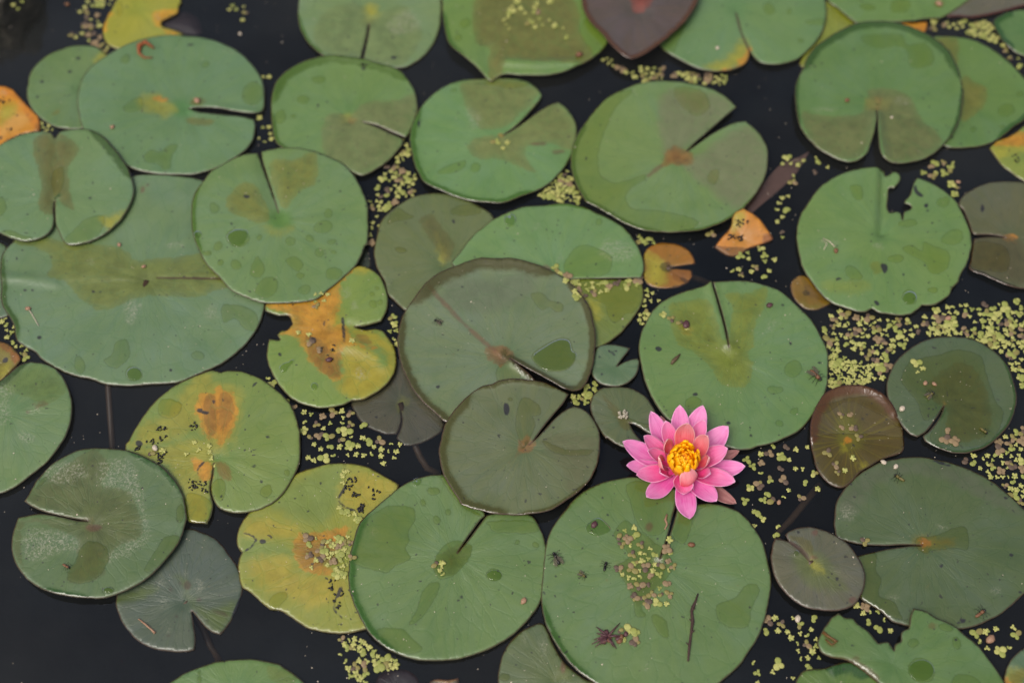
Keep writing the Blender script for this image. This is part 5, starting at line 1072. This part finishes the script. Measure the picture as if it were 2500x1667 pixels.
# slender brown grub on the slit pad
P = [on('G', x, y)[0] + Vector((0, 0, .0012)) for x, y in [(1203,955),(1180,980),(1160,1000),(1146,1020)]]
tag(MB().add(tube([q-P[0] for q in P], [.0006, .0018, .0020, .0008], 7)).link('leaf_scrap', [simple_mat('grub', (96,82,58), .6)]), 'slender brown scrap on the stained slit pad left of its centre', 'leaf scrap').location = P[0]
P = [on('I', x, y)[0] + Vector((0, 0, .0010)) for x, y in [(885,1160),(930,1195),(965,1225),(990,1250)]]
tag(MB().add(tube([q-P[0] for q in P], [.0005, .0008, .0008, .0012], 5)).link('root_shred', [PINK]), 'pale root shred on the sunken blue grey pad', 'root shred').location = P[0]
P = [on('E', x, y)[0] + Vector((0, 0, .0008)) for x, y in [(185,670),(205,700),(222,730),(248,775)]]
tag(MB().add(tube([q-P[0] for q in P], [.0006, .0004, .0004, .0003], 5)).link('root_shred', [PALE]), 'fine thread root on the very wide pale pad', 'root shred').location = P[0]
P = [on('H', x, y)[0] + Vector((0, 0, .0008)) for x, y in [(550,290),(570,255),(545,215),(590,240),(620,270)]]
tag(MB().add(tube([q-P[0] for q in P], [.0003, .0004, .0004, .0005, .0006], 5)).link('root_shred', [PALE]), 'white looping root thread on the torn pad', 'root shred').location = P[0]
P = [on('L', x, y)[0] + Vector((0, 0, .0012)) for x, y in [(545,1245),(585,1275),(632,1305),(600,1325),(560,1290)]]
tag(MB().add(tube([q-P[0] for q in P], [.0016, .0012, .0016, .0008, .0006], 6)).link('leaf_scrap', [simple_mat('scrap_brown', (110,80,34), .6)]), 'brown folded scrap at the torn corner of the bitten pad', 'leaf scrap').location = P[0]
# black specks: aphids and grit nobody could count
mb = MB()
for tile, poly, n in [('E', '1000,1420 1070,1410 1060,1440 1000,1445', 14), ('E', '1215,1385 1265,1385 1260,1450 1215,1440', 12), ('E', '940,1490 1070,1470 1040,1520 930,1530', 14), ('I', '1000,90 1060,90 1050,160 1000,170', 22), ('I', '1190,260 1330,290 1330,360 1190,330', 30),
    ('J', '640,260 720,260 700,310 620,360', 26), ('J', '680,350 730,360 720,385 680,385', 12), ('J', '720,430 760,420 750,490 710,480', 26), ('J', '780,320 880,330 820,410 790,380', 12), ('J', '530,910 570,910 560,970 520,980', 14), ('J', '540,960 620,970 620,1100 540,1090', 14),
    ('G', '1510,190 1610,200 1590,240 1510,230', 26), ('G', '1550,90 1640,100 1640,150 1560,140', 16), ('A', '0,630 70,640 60,665 0,660', 9), ('A', '40,825 80,825 80,835 50,840', 5), ('I', '860,60 900,60 880,90 860,90', 8), ('F', '430,840 600,860 580,980 460,960', 10), ('D', '1740,970 1800,990 1790,1080 1740,1030', 10), ('B', '740,400 780,400 760,460 735,440', 8)]:
    pl = [tuple(map(float, q.split(','))) for q in poly.split()]; xs, ys = [q[0] for q in pl], [q[1] for q in pl]; k = 0
    while k < n:
        x, y = random.uniform(min(xs), max(xs)), random.uniform(min(ys), max(ys))
        if not pip(x, y, pl): continue
        w, who = on(tile, x, y); k += 1
        if who is None: continue
        s = random.uniform(.0007, .0013); mb.add(ball(w + Vector((0, 0, s*.6)), (s*1.3, s*.8, s*.7), n=6, m=4, yaw=random.random()*6))
tag(mb.link('aphid_specks', [BLK]), 'tiny black aphids and grit clustered on the yellowing pads', 'aphids', kind='stuff')

# pale dust on water and leaves, past counting
mb = MB(); made = 0
while made < 900:
    px, py = random.uniform(-40, 2540), random.uniform(-40, 1707); z = 0.0
    for _ in range(2):
        q = at(px, py, z); z, who = top(q.x, q.y)
    if (Vector((q.x, q.y)) - Vector((FB.x, FB.y))).length < .06: continue
    if mnoise.noise(Vector((q.x*9, q.y*9, 4))) < -.1: continue
    r = random.uniform(.00025, .0006)*(1.6 if random.random() < .08 else 1); a0 = random.random()*6
    n = 5; e = random.uniform(.4, 1)
    V = [Vector((q.x, q.y, z + r*.5 + .0002))] + [Vector((q.x + r*math.cos(a0)*math.cos(2*math.pi*k/n) - e*r*math.sin(a0)*math.sin(2*math.pi*k/n), q.y + r*math.sin(a0)*math.cos(2*math.pi*k/n) + e*r*math.cos(a0)*math.sin(2*math.pi*k/n), z + .0001)) for k in range(n)]
    mb.add((V, [(0, 1+k, 1+(k+1) % n) for k in range(n)])); made += 1
tag(mb.link('pond_dust', [PALE]), 'pale specks of dust and pollen over water and pads', 'dust', kind='stuff')

# rotten dark end of the lobed yellow pad, a shade under the surface
par = pad_objs[53]
o = smooth([tp('A', x, y) + (False,) for x, y in [(1030,150),(1120,95),(1200,80),(1265,125),(1285,210),(1200,222),(1150,205)]], 5)
W = [at(a, b, -.002) - par.location for a, b in o]; n = len(W); c = sum(W, Vector())/n
V = W + [w - Vector((0, 0, .001)) for w in W] + [c + Vector((0, 0, .001)), c - Vector((0, 0, .001))]
F = [(i, (i+1) % n, 2*n) for i in range(n)] + [((i+1) % n + n, i+n, 2*n+1) for i in range(n)] + [(i+n, (i+1) % n+n, (i+1) % n, i) for i in range(n)]
lo = link('rotten_lobe', V, F, simple_mat('rotten_leaf', (72,58,62), .6, .3, 200), par); lo['label'] = 'dark rotten sunken end of the leaf'
# sunken reed blade
o = smooth([tp('D', x, y) + (k,) for x, y, k in [(460,965,True),(400,1000,False),(285,1045,False),(200,1130,False),(120,1230,False),(40,1340,False),(70,1370,False),(150,1310,False),(280,1200,False),(380,1100,False)]], 5)
W = [at(a, b, -.006) for a, b in o]; n = len(W); c = sum(W, Vector())/n
V = [w-c for w in W] + [w-c - Vector((0, 0, .0012)) for w in W]
F = [tuple(range(n)), tuple(range(2*n-1, n-1, -1))] + [(i+n, (i+1) % n+n, (i+1) % n, i) for i in range(n)]
ob = link('reed_blade', V, F, simple_mat('reed', (128,98,90), .6, .2, 150), None, False); ob.location = c
tag(ob, 'sunken reddish reed blade in the dark water between the orange centred and torn pads', 'reed')
# grey stone rising at the far corner
me_b = bmesh.new(); bmesh.ops.create_icosphere(me_b, subdivisions=5, radius=1.0)
for v in me_b.verts:
    d = v.co.normalized(); k = 1 + .22*mnoise.noise(d*1.7 + Vector((3, 1, 2))) + .09*mnoise.noise(d*5) + .04*mnoise.noise(d*13)
    v.co = Vector((d.x*.062*k, d.y*.05*k, d.z*.13*k))
me = bpy.data.meshes.new('stone'); me_b.to_mesh(me); me_b.free(); me.polygons.foreach_set('use_smooth', [True]*len(me.polygons))
t = NT('stone'); o = t.obj(); n1 = t.noise(o, 30, 6, .65); n2 = t.noise(o, 160, 4, .6)
c = t.mix(t.rng(n1, .35, .65), alb((128,122,112), 1.3), alb((190,182,166), 1.3)); c = t.mix(t.rng(n2, .55, .66, 0, .6), c, alb((92,96,60)))
me.materials.append(t.done(t.pbr(c, .85, t.bump(t.math('ADD', n1, t.math('MULTIPLY', n2, .4)), .008), .2)))
ob = bpy.data.objects.new('stone', me); col.objects.link(ob); q = at(*tp('A', 0, 60), 0); ob.location = (q.x - .036, q.y + .052, .012); ob.rotation_euler = (0, 0, .5)
tag(ob, 'weathered grey stone standing out of the water at the corner by the duckweed', 'stone')

# ---------------------------------------------------------------- focus on the flower
cam_d.dof.use_dof = True
cam_d.dof.focus_distance = -(CR.transposed() @ (Vector((FB.x, FB.y, .02)) - cam.location)).z
cam_d.dof.aperture_fstop = 2.4
